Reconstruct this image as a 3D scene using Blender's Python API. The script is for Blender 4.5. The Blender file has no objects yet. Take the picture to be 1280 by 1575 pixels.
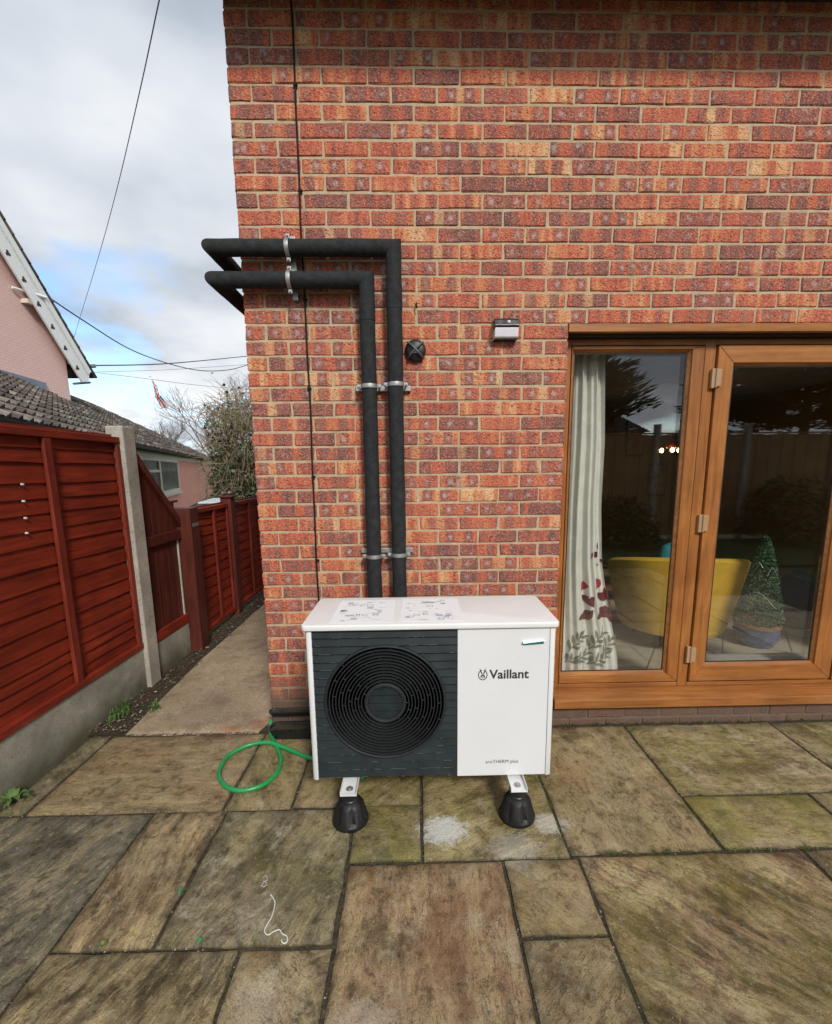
import bpy, bmesh, math, random
from mathutils import Vector, Matrix, noise as mnoise
random.seed(11)
rnd = random.random
uni = random.uniform
PI = math.pi
rad = math.radians
scene = bpy.context.scene
COL = scene.collection

# ------------------------------------------------------------------ camera
CAM = Vector((0.8854, -2.5452, 1.5431))
F_PX, PX, PY = 700.31, 656.43, 837.02          # focal length and principal point in photo pixels (1280 x 1575)
RGT = Vector((0.9997190550572295, -0.021995683020355435, -0.008831810909901865))
UPV = Vector((0.012318621047710828, 0.16382055455504502, 0.9864132386990557))
FWD = Vector((0.020250000764521214, 0.9862449066199255, -0.16404548648253425))
cd = bpy.data.cameras.new('camera')
cam = bpy.data.objects.new('camera', cd)
COL.objects.link(cam)
M = Matrix.Identity(4)
for i in range(3):
    M[i][0], M[i][1], M[i][2], M[i][3] = RGT[i], UPV[i], -FWD[i], CAM[i]
cam.matrix_world = M
cd.sensor_fit = 'HORIZONTAL'
cd.sensor_width = 36.0
cd.lens = 36.0 * F_PX / 1280.0
cd.shift_x = -(PX - 640.0) / 1280.0
cd.shift_y = (PY - 787.5) / 1280.0
cd.clip_start = 0.02
cd.clip_end = 3000
scene.camera = cam

# ------------------------------------------------------------------ world and sun
SUN_EL, SUN_AZ = rad(37), rad(-20)              # azimuth counted from the wall's normal towards the left
SUN_DIR = Vector((-math.sin(SUN_AZ) * math.cos(SUN_EL), -math.cos(SUN_AZ) * math.cos(SUN_EL), math.sin(SUN_EL)))
world = bpy.data.worlds.new('World')
scene.world = world
world.use_nodes = True
wt = world.node_tree
wt.nodes.clear()
def wn(t, **kw):
    n = wt.nodes.new(t)
    for k, v in kw.items():
        setattr(n, k, v)
    return n
def wl(a, b):
    wt.links.new(a, b)
w_out = wn('ShaderNodeOutputWorld')
w_bg = wn('ShaderNodeBackground')
w_bg.inputs['Strength'].default_value = 0.1
sky = wn('ShaderNodeTexSky', sky_type='NISHITA', sun_disc=False)
sky.sun_elevation = SUN_EL
sky.sun_rotation = math.atan2(SUN_DIR.x, SUN_DIR.y)
sky.air_density, sky.dust_density, sky.ozone_density = 1.0, 0.6, 1.5
tc = wn('ShaderNodeTexCoord')
sep = wn('ShaderNodeSeparateXYZ'); wl(tc.outputs['Generated'], sep.inputs[0])
den = wn('ShaderNodeMath', operation='MAXIMUM'); wl(sep.outputs['Z'], den.inputs[0]); den.inputs[1].default_value = 0.0
den2 = wn('ShaderNodeMath', operation='ADD'); wl(den.outputs[0], den2.inputs[0]); den2.inputs[1].default_value = 0.22
dx = wn('ShaderNodeMath', operation='DIVIDE'); wl(sep.outputs['X'], dx.inputs[0]); wl(den2.outputs[0], dx.inputs[1])
dy = wn('ShaderNodeMath', operation='DIVIDE'); wl(sep.outputs['Y'], dy.inputs[0]); wl(den2.outputs[0], dy.inputs[1])
cmb = wn('ShaderNodeCombineXYZ'); wl(dx.outputs[0], cmb.inputs[0]); wl(dy.outputs[0], cmb.inputs[1]); cmb.inputs[2].default_value = 55.54
def wnoise(scale, detail, rough, dist):
    n = wn('ShaderNodeTexNoise'); wl(cmb.outputs[0], n.inputs['Vector'])
    n.inputs['Scale'].default_value = scale; n.inputs['Detail'].default_value = detail
    n.inputs['Roughness'].default_value = rough; n.inputs['Distortion'].default_value = dist
    return n
cn = wnoise(1.15, 7, 0.52, 0.15)
cover = wn('ShaderNodeValToRGB'); wl(cn.outputs['Fac'], cover.inputs[0])
cover.color_ramp.elements[0].position = 0.36; cover.color_ramp.elements[0].color = (0, 0, 0, 1)
cover.color_ramp.elements[1].position = 0.46; cover.color_ramp.elements[1].color = (1, 1, 1, 1)
cs = wnoise(1.5, 5, 0.45, 0.1)
shade = wn('ShaderNodeValToRGB'); wl(cs.outputs['Fac'], shade.inputs[0])
shade.color_ramp.elements[0].position = 0.34; shade.color_ramp.elements[0].color = (2.1, 2.45, 2.95, 1)
shade.color_ramp.elements[1].position = 0.64; shade.color_ramp.elements[1].color = (5.5, 5.6, 5.7, 1)
_e = shade.color_ramp.elements.new(0.47); _e.color = (3.7, 4.0, 4.4, 1)
skyb = wn('ShaderNodeMix', data_type='RGBA', blend_type='MULTIPLY'); skyb.inputs[0].default_value = 1.0
wl(sky.outputs[0], skyb.inputs[6]); skyb.inputs[7].default_value = (1.1, 1.25, 1.35, 1)
wmix = wn('ShaderNodeMix', data_type='RGBA'); wl(cover.outputs[0], wmix.inputs[0]); wl(skyb.outputs[2], wmix.inputs[6]); wl(shade.outputs[0], wmix.inputs[7])
wl(wmix.outputs[2], w_bg.inputs['Color'])
wl(w_bg.outputs[0], w_out.inputs[0])

sd = bpy.data.lights.new('sun', 'SUN')
sd.energy = 1.75
sd.angle = rad(11)
sd.color = (1.0, 0.955, 0.88)
sun = bpy.data.objects.new('sun', sd)
COL.objects.link(sun)
sun.rotation_euler = SUN_DIR.to_track_quat('Z', 'Y').to_euler()
sun.location = (0, -6, 8)

scene.view_settings.view_transform = 'Standard'
scene.view_settings.look = 'None'
scene.view_settings.gamma = 1.0
scene.view_settings.exposure = 0.86
scene.view_settings.use_curve_mapping = False
scene.render.engine = 'CYCLES'
scene.cycles.max_bounces = 8
scene.cycles.transparent_max_bounces = 16
scene.cycles.sample_clamp_indirect = 6.0
scene.cycles.use_denoising = True
scene.cycles.denoising_prefilter = 'ACCURATE'

# ------------------------------------------------------------------ photo pixel -> point on a plane
def ray(u, v):
    return (RGT * ((u - PX) / F_PX) + UPV * (-(v - PY) / F_PX) + FWD)
def gpt(u, v, z=0.0):
    d = ray(u, v); return CAM + d * ((z - CAM.z) / d.z)
def wpt(u, v, y=0.0):
    d = ray(u, v); return CAM + d * ((y - CAM.y) / d.y)
def xpt(u, v, x):
    d = ray(u, v); return CAM + d * ((x - CAM.x) / d.x)
def dpt(u, v, dist):
    return CAM + ray(u, v) * dist
def project(p):
    d = Vector(p) - CAM
    z = d.dot(FWD)
    return PX + F_PX * d.dot(RGT) / z, PY - F_PX * d.dot(UPV) / z, z

# ------------------------------------------------------------------ node helpers
class NT:
    def __init__(s, name):
        s.m = bpy.data.materials.new(name); s.m.use_nodes = True
        s.t = s.m.node_tree; s.t.nodes.clear()
        s.out = s.t.nodes.new('ShaderNodeOutputMaterial')
        s.b = s.t.nodes.new('ShaderNodeBsdfPrincipled')
        s.t.links.new(s.b.outputs[0], s.out.inputs[0])
    def put(s, sock, v):
        if isinstance(v, bpy.types.NodeSocket):
            s.t.links.new(v, sock)
        elif v is not None:
            if isinstance(v, (tuple, list)) and len(v) == 3 and sock.type == 'RGBA':
                v = (*v, 1)
            sock.default_value = v
    def n(s, t, ins=None, **props):
        nd = s.t.nodes.new(t)
        for k, v in props.items():
            setattr(nd, k, v)
        for k, v in (ins or {}).items():
            s.put(nd.inputs[k], v)
        return nd
    def obj(s):
        return s.n('ShaderNodeTexCoord').outputs['Object']
    def gen(s):
        return s.n('ShaderNodeTexCoord').outputs['Generated']
    def pos(s):
        return s.n('ShaderNodeNewGeometry').outputs['Position']
    def attr(s, name, out='Vector'):
        return s.n('ShaderNodeAttribute', attribute_name=name).outputs[out]
    def sep(s, v):
        return s.n('ShaderNodeSeparateXYZ', {0: v}).outputs
    def noise(s, vec, scale, detail=3, rough=.55, dist=0.0, out='Fac'):
        return s.n('ShaderNodeTexNoise', {'Vector': vec, 'Scale': scale, 'Detail': detail, 'Roughness': rough, 'Distortion': dist}).outputs[out]
    def vor(s, vec, scale, feature='F1', out='Distance'):
        return s.n('ShaderNodeTexVoronoi', {'Vector': vec, 'Scale': scale}, feature=feature).outputs[out]
    def ramp(s, fac, stops, interp='LINEAR'):
        r = s.n('ShaderNodeValToRGB', {0: fac}); cr = r.color_ramp; cr.interpolation = interp
        while len(cr.elements) > 1:
            cr.elements.remove(cr.elements[-1])
        for i, (p, c) in enumerate(stops):
            e = cr.elements[0] if i == 0 else cr.elements.new(p)
            e.position = p
            e.color = (c, c, c, 1) if isinstance(c, (int, float)) else (*c, 1)
        return r.outputs[0]
    def mix(s, f, a, b, mode='MIX'):
        nd = s.n('ShaderNodeMix', data_type='RGBA', blend_type=mode)
        s.put(nd.inputs[0], f); s.put(nd.inputs[6], a); s.put(nd.inputs[7], b)
        return nd.outputs[2]
    def math(s, op, a, b=None, clamp=False):
        nd = s.n('ShaderNodeMath', operation=op, use_clamp=clamp)
        s.put(nd.inputs[0], a)
        if b is not None: s.put(nd.inputs[1], b)
        return nd.outputs[0]
    def vm(s, op, a, b=None):
        nd = s.n('ShaderNodeVectorMath', operation=op)
        s.put(nd.inputs[0], a)
        if b is not None: s.put(nd.inputs[1], b)
        return nd.outputs[0]
    def rot(s, v, ang):
        return s.n('ShaderNodeVectorRotate', {'Vector': v, 'Angle': ang}, rotation_type='Z_AXIS').outputs[0]
    def bump(s, h, strength=.5, dist=.01, normal=None):
        nd = s.n('ShaderNodeBump', {'Height': h, 'Strength': strength, 'Distance': dist})
        if normal is not None: s.put(nd.inputs['Normal'], normal)
        return nd.outputs[0]
    def done(s, color=None, rough=None, normal=None, metal=None, spec=None, **kw):
        s.put(s.b.inputs['Base Color'], color)
        s.put(s.b.inputs['Roughness'], rough)
        if normal is not None: s.put(s.b.inputs['Normal'], normal)
        if metal is not None: s.b.inputs['Metallic'].default_value = metal
        if spec is not None: s.b.inputs['Specular IOR Level'].default_value = spec
        for k, v in kw.items(): s.put(s.b.inputs[k], v)
        return s.m

MAT = {}
def simple(name, col, rough=.5, metal=0, var=.15, scale=20, bump=.0, bscale=80, spec=.5, stretch=None):
    t = NT(name); v = t.obj()
    if stretch: v = t.vm('MULTIPLY', v, stretch)
    nz = t.noise(v, scale, 4)
    lo = tuple(c * (1 - var) for c in col); hi = tuple(min(1, c * (1 + var)) for c in col)
    c = t.ramp(nz, [(.3, lo), (.7, hi)])
    nr = None
    if bump: nr = t.bump(t.noise(v, bscale, 3), bump, .004)
    r = t.ramp(t.noise(v, scale * 1.7, 3), [(.3, max(0, rough - .08)), (.7, min(1, rough + .08))])
    MAT[name] = t.done(c, r, nr, metal, spec)
    return MAT[name]

def brick_material():
    t = NT('brick_fletton'); loc = t.attr('loc'); r = t.sep(t.attr('rnd'))
    off = t.vm('SCALE', t.attr('rnd')); off.node.inputs['Scale'].default_value = 37.0
    P = t.vm('ADD', loc, off)
    band = t.noise(t.vm('MULTIPLY', P, (1, .10, 1)), 21.0, 2.5, .55)
    patch = t.noise(P, 11, 2, .5)
    tt = t.math('ADD', t.math('ADD', t.math('MULTIPLY', band, 1.25), t.math('MULTIPLY', patch, .30)), t.math('MULTIPLY', t.math('SUBTRACT', r[0], .5), .46))
    tt = t.math('SUBTRACT', tt, .262)
    c = t.ramp(tt, [(.20, (.20, .084, .074)), (.34, (.285, .102, .078)), (.43, (.36, .104, .072)), (.48, (.47, .116, .070)), (.62, (.52, .142, .076)), (.73, (.60, .225, .10)), (.92, (.70, .42, .22))])
    sl_ = t.sep(loc)
    def fr(k, q): return t.math('FRACT', t.math('MULTIPLY', r[q], k))
    wob = t.math('MULTIPLY', t.math('SUBTRACT', t.noise(P, 42, 3, .6), .5), .020)
    au = t.math('ABSOLUTE', t.math('ADD', sl_[0], t.math('MULTIPLY', t.math('SUBTRACT', fr(5.3, 1), .5), .030)))
    cen = t.math('ADD', .056, t.math('MULTIPLY', t.math('SUBTRACT', fr(9.7, 2), .5), .026))
    dk = t.math('ADD', t.math('ABSOLUTE', t.math('SUBTRACT', au, cen)), wob)
    kA = t.ramp(fr(7.31, 0), [(.50, .80), (.54, 0)])
    c = t.mix(t.math('MULTIPLY', t.ramp(au, [(.018, 1), (.030, 0)]), t.math('MULTIPLY', kA, t.ramp(fr(3.9, 1), [(.3, .1), (.7, .9)]))), c, t.ramp(fr(13.7, 2), [(.3, (.52, .135, .065)), (.6, (.60, .25, .105)), (.9, (.68, .44, .23))]))
    c = t.mix(t.math('MULTIPLY', t.ramp(dk, [(.022, 1), (.029, 0)]), kA), c, t.ramp(fr(11.1, 1), [(.2, (.235, .095, .082)), (.8, (.34, .118, .090))]))
    av = t.math('ABSOLUTE', sl_[1])
    bloom = t.math('MULTIPLY', t.math('MULTIPLY', t.ramp(dk, [(.004, 1), (.016, 0)]), t.ramp(t.math('ADD', av, wob), [(.004, 1), (.018, 0)])), t.math('MULTIPLY', kA, t.ramp(fr(17.3, 0), [(.4, 0), (.8, .65)])))
    c = t.mix(bloom, c, (.62, .52, .49))
    grain = t.noise(P, 130, 3, .65)
    c = t.mix(t.ramp(grain, [(.55, 0), (.66, .75)]), c, (.66, .36, .23))
    c = t.mix(t.ramp(grain, [(.34, .8), (.43, 0)]), c, (.085, .030, .024))
    rp = t.rot(P, .30)
    drag = t.noise(t.vm('MULTIPLY', rp, (1, 2.3, 1)), 62, 3, .65)
    c = t.mix(t.ramp(drag, [(.36, .85), (.43, 0)]), c, (.07, .027, .022))
    # pale bloom in the kiss marks of some bricks
    bl = t.math('MULTIPLY', t.ramp(t.noise(P, 26, 3, .6), [(.56, 0), (.72, 1)]), t.ramp(tt, [(.36, .9), (.48, 0)]))
    bl = t.math('MULTIPLY', bl, t.ramp(r[2], [(.55, 0), (.8, .75)]))
    c = t.mix(bl, c, (.50, .40, .36))
    edge = t.ramp(t.noise(P, 45, 2), [(.62, 0), (.75, .35)])
    c = t.mix(edge, c, (.46, .33, .20))
    # splash stains on the lowest courses
    z = t.sep(t.pos())[2]
    zz = t.math('ADD', z, t.math('MULTIPLY', t.noise(t.pos(), 9, 4), .16))
    c = t.mix(t.ramp(zz, [(.25, .90), (.42, 0)]), c, (.115, .080, .060))
    h = t.math('ADD', t.math('MULTIPLY', drag, .8), t.math('MULTIPLY', grain, .6))
    MAT['brick'] = t.done(c, .88, t.bump(h, .9, .007), spec=.25)
    t = NT('mortar'); v = t.pos()
    c = t.ramp(t.noise(v, 28, 5, .65), [(.3, (.36, .285, .18)), (.7, (.53, .43, .28))])
    c = t.mix(t.ramp(t.noise(v, 240, 2), [(.6, 0), (.7, .5)]), c, (.52, .46, .34))
    z = t.sep(v)[2]
    zz = t.math('ADD', z, t.math('MULTIPLY', t.noise(v, 9, 4), .16))
    c = t.mix(t.ramp(zz, [(.26, .8), (.44, 0)]), c, (.07, .055, .04))
    MAT['mortar'] = t.done(c, .95, t.bump(t.noise(v, 160, 4), .6, .004), spec=.15)

def sandstone_material():
    t = NT('sandstone'); loc = t.attr('loc'); ra = t.attr('rnd'); r = t.sep(ra); sy = t.sep(t.attr('sty')); pz = t.pos()
    off = t.vm('SCALE', ra); off.node.inputs['Scale'].default_value = 23.0
    P = t.vm('ADD', t.rot(loc, t.math('MULTIPLY', r[1], PI)), off)
    wv = t.vm('SCALE', t.noise(P, 2.0, 3, .5, out='Color')); wv.node.inputs['Scale'].default_value = .16
    warp = t.vm('ADD', P, wv)
    st = t.noise(t.vm('MULTIPLY', warp, (1.0, 4.2, 1)), 2.6, 7, .62)
    fs = t.noise(t.vm('MULTIPLY', warp, (1.0, 5.0, 1)), 11.0, 6, .70)
    blot = t.noise(P, 4.2, 7, .66)
    mid = t.noise(P, 19, 6, .72)
    base = t.ramp(r[0], [(0, (.150, .138, .100)), (.25, (.265, .205, .114)), (.5, (.335, .248, .130)), (.75, (.35, .224, .124)), (1, (.42, .318, .162))])
    def dark(c, m, k): return t.mix(m, c, t.mix(1.0, c, (k, k * .96, k * .9), 'MULTIPLY'))
    sd_ = t.math('MULTIPLY', t.ramp(st, [(.41, 1), (.48, .0)]), sy[0]); c = dark(base, sd_, .30)
    c = t.mix(t.math('MULTIPLY', t.ramp(st, [(.52, 0), (.58, .95)]), sy[0]), c, (.52, .40, .20))
    c = dark(c, t.math('MULTIPLY', t.ramp(fs, [(.38, .9), (.50, 0)]), t.math('MULTIPLY', sy[0], .85)), .50)
    c = t.mix(t.math('MULTIPLY', t.ramp(fs, [(.54, 0), (.66, .6)]), t.math('ADD', t.math('MULTIPLY', sy[0], .6), .3)), c, (.46, .36, .205))
    c = dark(c, t.ramp(blot, [(.36, .95), (.47, 0)]), .45)
    c = t.mix(t.ramp(blot, [(.54, 0), (.68, .5)]), c, (.42, .34, .20))
    c = dark(c, t.ramp(mid, [(.38, .95), (.48, 0)]), .42)
    c = t.mix(t.ramp(mid, [(.56, 0), (.68, .55)]), c, (.50, .42, .265))
    pp = t.n('ShaderNodeMath', {0: st, 1: .05}, operation='PINGPONG').outputs[0]
    lm = t.math('MULTIPLY', t.ramp(pp, [(.0, 1), (.009, 0)]), t.ramp(t.noise(P, 5, 4), [(.44, 0), (.56, .9)]))
    c = t.mix(lm, c, (.045, .038, .027))
    c = t.mix(t.math('MULTIPLY', t.ramp(t.noise(P, 2.6, 5, .6), [(.44, 0), (.62, .6)]), r[2]), c, (.27, .128, .060))
    pl = t.math('MULTIPLY', t.ramp(t.noise(P, 7, 9, .74), [(.53, 0), (.64, .8)]), sy[2])
    c = t.mix(pl, c, (.58, .52, .37))
    gm = t.math('MULTIPLY', t.ramp(t.noise(pz, 2.6, 6, .62), [(.36, 0), (.60, 1)]), t.ramp(t.noise(pz, 40, 4, .7), [(.32, .45), (.60, 1)]))
    gm = t.math('MULTIPLY', gm, sy[1])
    c = t.mix(t.math('MULTIPLY', gm, .92), c, t.ramp(t.noise(pz, 11, 4), [(.35, (.10, .10, .016)), (.65, (.29, .25, .036))]))
    ed = t.attr('edge', 'Fac')
    c = t.mix(t.math('MULTIPLY', t.ramp(ed, [(0, .65), (.30, 0)]), t.ramp(t.noise(pz, 22, 5, .7), [(.38, .2), (.62, 1)])), c, (.055, .05, .03))
    def splash(cx, cy, rx, s_):
        d = t.vm('SUBTRACT', pz, (cx, cy, 0)); d = t.vm('MULTIPLY', d, (1 / rx, 1 / (rx * .8), 0))
        ln = t.n('ShaderNodeVectorMath', {0: d}, operation='LENGTH').outputs['Value']
        nz = t.math('ADD', t.math('MULTIPLY', t.noise(pz, 26, 6, .8), 1.7), t.math('MULTIPLY', t.noise(pz, 170, 3, .7), .9))
        q = t.math('SUBTRACT', t.math('SUBTRACT', nz, .42), ln)
        return t.ramp(q, [(.10, 0), (.42, s_)])
    c = t.mix(splash(.985, -.81, .15, .9), c, (.64, .62, .56))
    c = t.mix(splash(1.46, -.79, .11, .7), c, (.56, .53, .46))
    c = t.mix(splash(1.27, -.92, .16, .4), c, (.52, .49, .41))
    c = t.mix(splash(.72, -1.50, .13, .45), c, (.50, .42, .32))
    c = t.mix(splash(.40, -1.45, .12, .5), c, (.48, .40, .29))
    c = dark(c, t.ramp(t.noise(loc, 105, 3, .65), [(.34, .8), (.41, 0)]), .40)
    c = t.mix(t.ramp(t.noise(P, 75, 3, .65), [(.64, 0), (.72, .5)]), c, (.55, .48, .33))
    fine = t.noise(loc, 230, 4, .7)
    c = t.mix(.75, c, t.ramp(fine, [(.25, (.22, .22, .22)), (.75, (.78, .78, .78))]), 'OVERLAY')
    lay = t.n('ShaderNodeMath', {0: st, 1: .05}, operation='SNAP').outputs[0]
    h = t.math('ADD', t.math('ADD', t.math('MULTIPLY', lay, 2.4), t.math('MULTIPLY', blot, .8)), t.math('ADD', t.math('MULTIPLY', fine, .22), t.math('ADD', t.math('MULTIPLY', mid, .4), t.math('MULTIPLY', fs, .5))))
    MAT['sandstone'] = t.done(c, t.ramp(blot, [(.3, .38), (.7, .72)]), t.bump(h, .8, .014), spec=.45)

def wood_material(name, dark, mid, light, axis=0, rough=.5, scale=9.0, attr=False):
    t = NT(name); v = t.obj()
    st = [14, 14, 14]; st[axis] = 1.0
    o = t.n('ShaderNodeObjectInfo').outputs['Random']
    v2 = t.vm('ADD', t.vm('MULTIPLY', v, tuple(st)), t.n('ShaderNodeCombineXYZ', {0: t.math('MULTIPLY', o, 31), 1: t.math('MULTIPLY', o, 17), 2: t.math('MULTIPLY', o, 23)}).outputs[0])
    g = t.noise(v2, scale * .35, 5, .62, .25)
    c = t.ramp(g, [(.28, dark), (.5, mid), (.74, light)])
    big = t.noise(v, 3.5, 3)
    c = t.mix(t.ramp(t.noise(v, 1.7, 5, .65), [(.48, 0), (.66, .35)]), c, t.mix(1, c, (1.5, 1.75, 1.9), 'MULTIPLY'))
    c = t.mix(t.ramp(big, [(.35, .45), (.6, 0)]), c, t.mix(1, c, (.55, .55, .55), 'MULTIPLY'))
    c = t.mix(t.math('MULTIPLY', o, .35), c, t.mix(1, c, (.68, .66, .66), 'MULTIPLY'))
    MAT[name] = t.done(c, t.ramp(g, [(.3, rough + .1), (.7, rough - .05)]), t.bump(g, .35, .004), spec=.35)
    return MAT[name]

def concrete_material(name, lo, hi, agg=True, green=.0):
    t = NT(name); v = t.pos()
    c = t.ramp(t.noise(v, 7, 6, .62), [(.28, lo), (.72, hi)])
    if agg:
        vo = t.vor(v, 48, 'F1'); rc = t.vor(v, 48, 'F1', 'Color')
        c = t.mix(t.ramp(vo, [(.20, .6), (.34, 0)]), c, t.mix(t.ramp(t.sep(rc)[0], [(.45, 0), (.6, 1)]), (.13, .095, .065), (.58, .50, .38)))
    c = t.mix(t.ramp(t.noise(v, 90, 3), [(.30, .5), (.42, 0)]), c, tuple(x * .35 for x in lo))
    c = t.mix(t.ramp(t.noise(v, 1.8, 4), [(.46, 0), (.66, .45)]), c, tuple(x * .5 for x in lo))
    if green:
        z = t.sep(v)[2]
        zz = t.math('ADD', z, t.math('MULTIPLY', t.noise(v, 5, 4), .22))
        c = t.mix(t.ramp(zz, [(.10, green), (.26, 0)]), c, (.075, .07, .028))
    if name == 'path_concrete':      # brick dust washed down beside the house corner, damp blotches
        for cx, cy, rx in ((-.10, .06, .10), (-.25, .0, .10)):
            d = t.vm('MULTIPLY', t.vm('SUBTRACT', v, (cx, cy, 0)), (1 / rx, 1 / rx, 0)); ln = t.n('ShaderNodeVectorMath', {0: d}, operation='LENGTH').outputs['Value']
            c = t.mix(t.ramp(t.math('SUBTRACT', t.math('MULTIPLY', t.noise(v, 22, 4), 2.0), ln), [(.1, 0), (.7, .5)]), c, (.36, .12, .06))
        c = t.mix(t.ramp(t.noise(v, 5, 6, .7), [(.50, 0), (.62, .55)]), c, (.17, .13, .085))
    MAT[name] = t.done(c, .9, t.bump(t.noise(v, 120, 4, .7), .6, .005), spec=.25)

brick_material(); sandstone_material()
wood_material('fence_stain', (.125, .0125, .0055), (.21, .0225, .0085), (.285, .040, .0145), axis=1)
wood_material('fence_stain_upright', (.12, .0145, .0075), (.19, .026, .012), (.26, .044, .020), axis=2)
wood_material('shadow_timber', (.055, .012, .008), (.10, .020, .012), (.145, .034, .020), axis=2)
wood_material('oak_upvc_flat', (.22, .076, .018), (.34, .127, .032), (.44, .18, .052), axis=0, rough=.36)
wood_material('oak_upvc_upright', (.21, .071, .017), (.325, .117, .029), (.42, .168, .047), axis=2, rough=.36)
wood_material('larch_fence', (.20, .11, .05), (.33, .20, .09), (.45, .29, .14), axis=2)
wood_material('table_oak', (.20, .10, .04), (.31, .17, .07), (.40, .24, .11), axis=0)
concrete_material('path_concrete', (.31, .235, .15), (.46, .355, .235))
concrete_material('post_concrete', (.33, .305, .26), (.52, .48, .41))
concrete_material('gravel_board_concrete', (.24, .23, .185), (.48, .455, .385), agg=False, green=.75)
simple('white_enamel', (.72, .73, .735), .34, var=.02, scale=4)
simple('lid_enamel', (.76, .755, .74), .45, var=.03, scale=6)
simple('slat_anthracite', (.016, .023, .0255), .5, var=.3, scale=14, spec=.25)
simple('black_plastic', (.012, .013, .014), .42, var=.2)
simple('fan_black', (.005, .0055, .006), .5, var=.2)
simple('guard_plastic', (.020, .022, .024), .62, var=.2, spec=.3)
simple('strap_grey', (.075, .08, .085), .4); simple('dash_grey', (.12, .13, .135), .35); simple('rubber', (.0065, .0065, .007), .55, var=.3, bump=.25, bscale=120)
simple('galvanised', (.40, .40, .39), .48, metal=.8, var=.12, scale=60)
simple('white_bracket', (.70, .70, .69), .42, var=.06)
simple('paper', (.78, .78, .79), .6, var=.01)
simple('print_grey', (.20, .21, .25), .6, var=.3, scale=60)
simple('logo_grey', (.028, .028, .03), .5, var=.05)
simple('foam_insulation', (.022, .023, .024), .82, var=.35, scale=30, bump=.9, bscale=140, spec=.25)
simple('cable_black', (.014, .013, .012), .75, spec=.2)
simple('hose_green', (.014, .29, .085), .33, var=.12, scale=12)
simple('tape_teal', (.02, .17, .16), .4)
simple('tape_backing', (.72, .80, .82), .35, var=.03)
simple('light_shell', (.020, .018, .017), .30)
simple('light_diffuser', (.72, .70, .76), .32, var=.04)
simple('bin_lid', (.45, .55, .55), .5); simple('hinge_tan', (.38, .235, .13), .35, var=.06)
simple('dark_gasket', (.012, .009, .007), .5)
simple('soffit_brown', (.035, .020, .014), .5)
simple('pink_render', (.72, .315, .24), .85, var=.07, scale=5, bump=.3, bscale=60)
simple('white_paint', (.80, .80, .79), .5, var=.08)
simple('cream_paint', (.66, .58, .47), .5, var=.05)
simple('lead_sheet', (.17, .20, .25), .5, var=.15, scale=3)
simple('string_white', (.62, .62, .58), .6)
simple('metal_pole', (.66, .66, .66), .4)
simple('flag_red', (.42, .03, .04), .8); simple('flag_white', (.70, .68, .68), .8); simple('flag_blue', (.03, .04, .15), .8)
simple('wire_dark', (.03, .032, .036), .6)
simple('room_plaster', (.27, .165, .055), .85, var=.05); simple('ceiling_white', (.35, .34, .31), .9)
simple('velvet_mustard', (.60, .345, .020), .75, var=.16, scale=5, bump=.2, bscale=200)
simple('velvet_teal', (.02, .22, .25), .8)
simple('pot_glaze', (.075, .095, .17), .25, var=.3, scale=7)
simple('pot_clay', (.26, .13, .075), .7)
simple('grey_carpet', (.30, .285, .26), .95, var=.3, scale=160, bump=.8, bscale=260)
simple('denim_blue', (.006, .009, .022), .9)
simple('bark', (.10, .075, .055), .9, var=.3, scale=30, bump=.6, bscale=50)
simple('twig_pale', (.27, .21, .14), .9, var=.35, scale=9)
simple('twig_grey', (.17, .145, .125), .9, var=.3, scale=3)
simple('leaf_ivy', (.035, .058, .016), .5, var=.55, scale=4)
simple('leaf_yellowgreen', (.13, .15, .04), .6, var=.4, scale=5)
simple('needle_dark', (.018, .030, .014), .7, var=.45, scale=2.5)
simple('needle_pot', (.045, .105, .045), .6, var=.4, scale=9)
simple('weed_green', (.075, .13, .030), .6, var=.4, scale=14)
simple('moss_green', (.085, .115, .022), .9, var=.4, scale=30)
simple('picture_frame', (.05, .03, .02), .4); simple('picture_print', (.30, .20, .12), .6, var=.6, scale=9)
simple('linen', (.68, .66, .585), .9, var=.07, scale=11, bump=.35, bscale=420)
simple('print_maroon', (.135, .010, .022), .85, var=.12); simple('print_rose', (.36, .035, .075), .85, var=.12); simple('print_sage', (.20, .21, .155), .9, var=.12); simple('print_pale', (.64, .635, .57), .9, var=.03)
simple('shed_felt', (.10, .10, .105), .9)
simple('lawn', (.055, .085, .02), .95, var=.4, scale=9)

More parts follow.
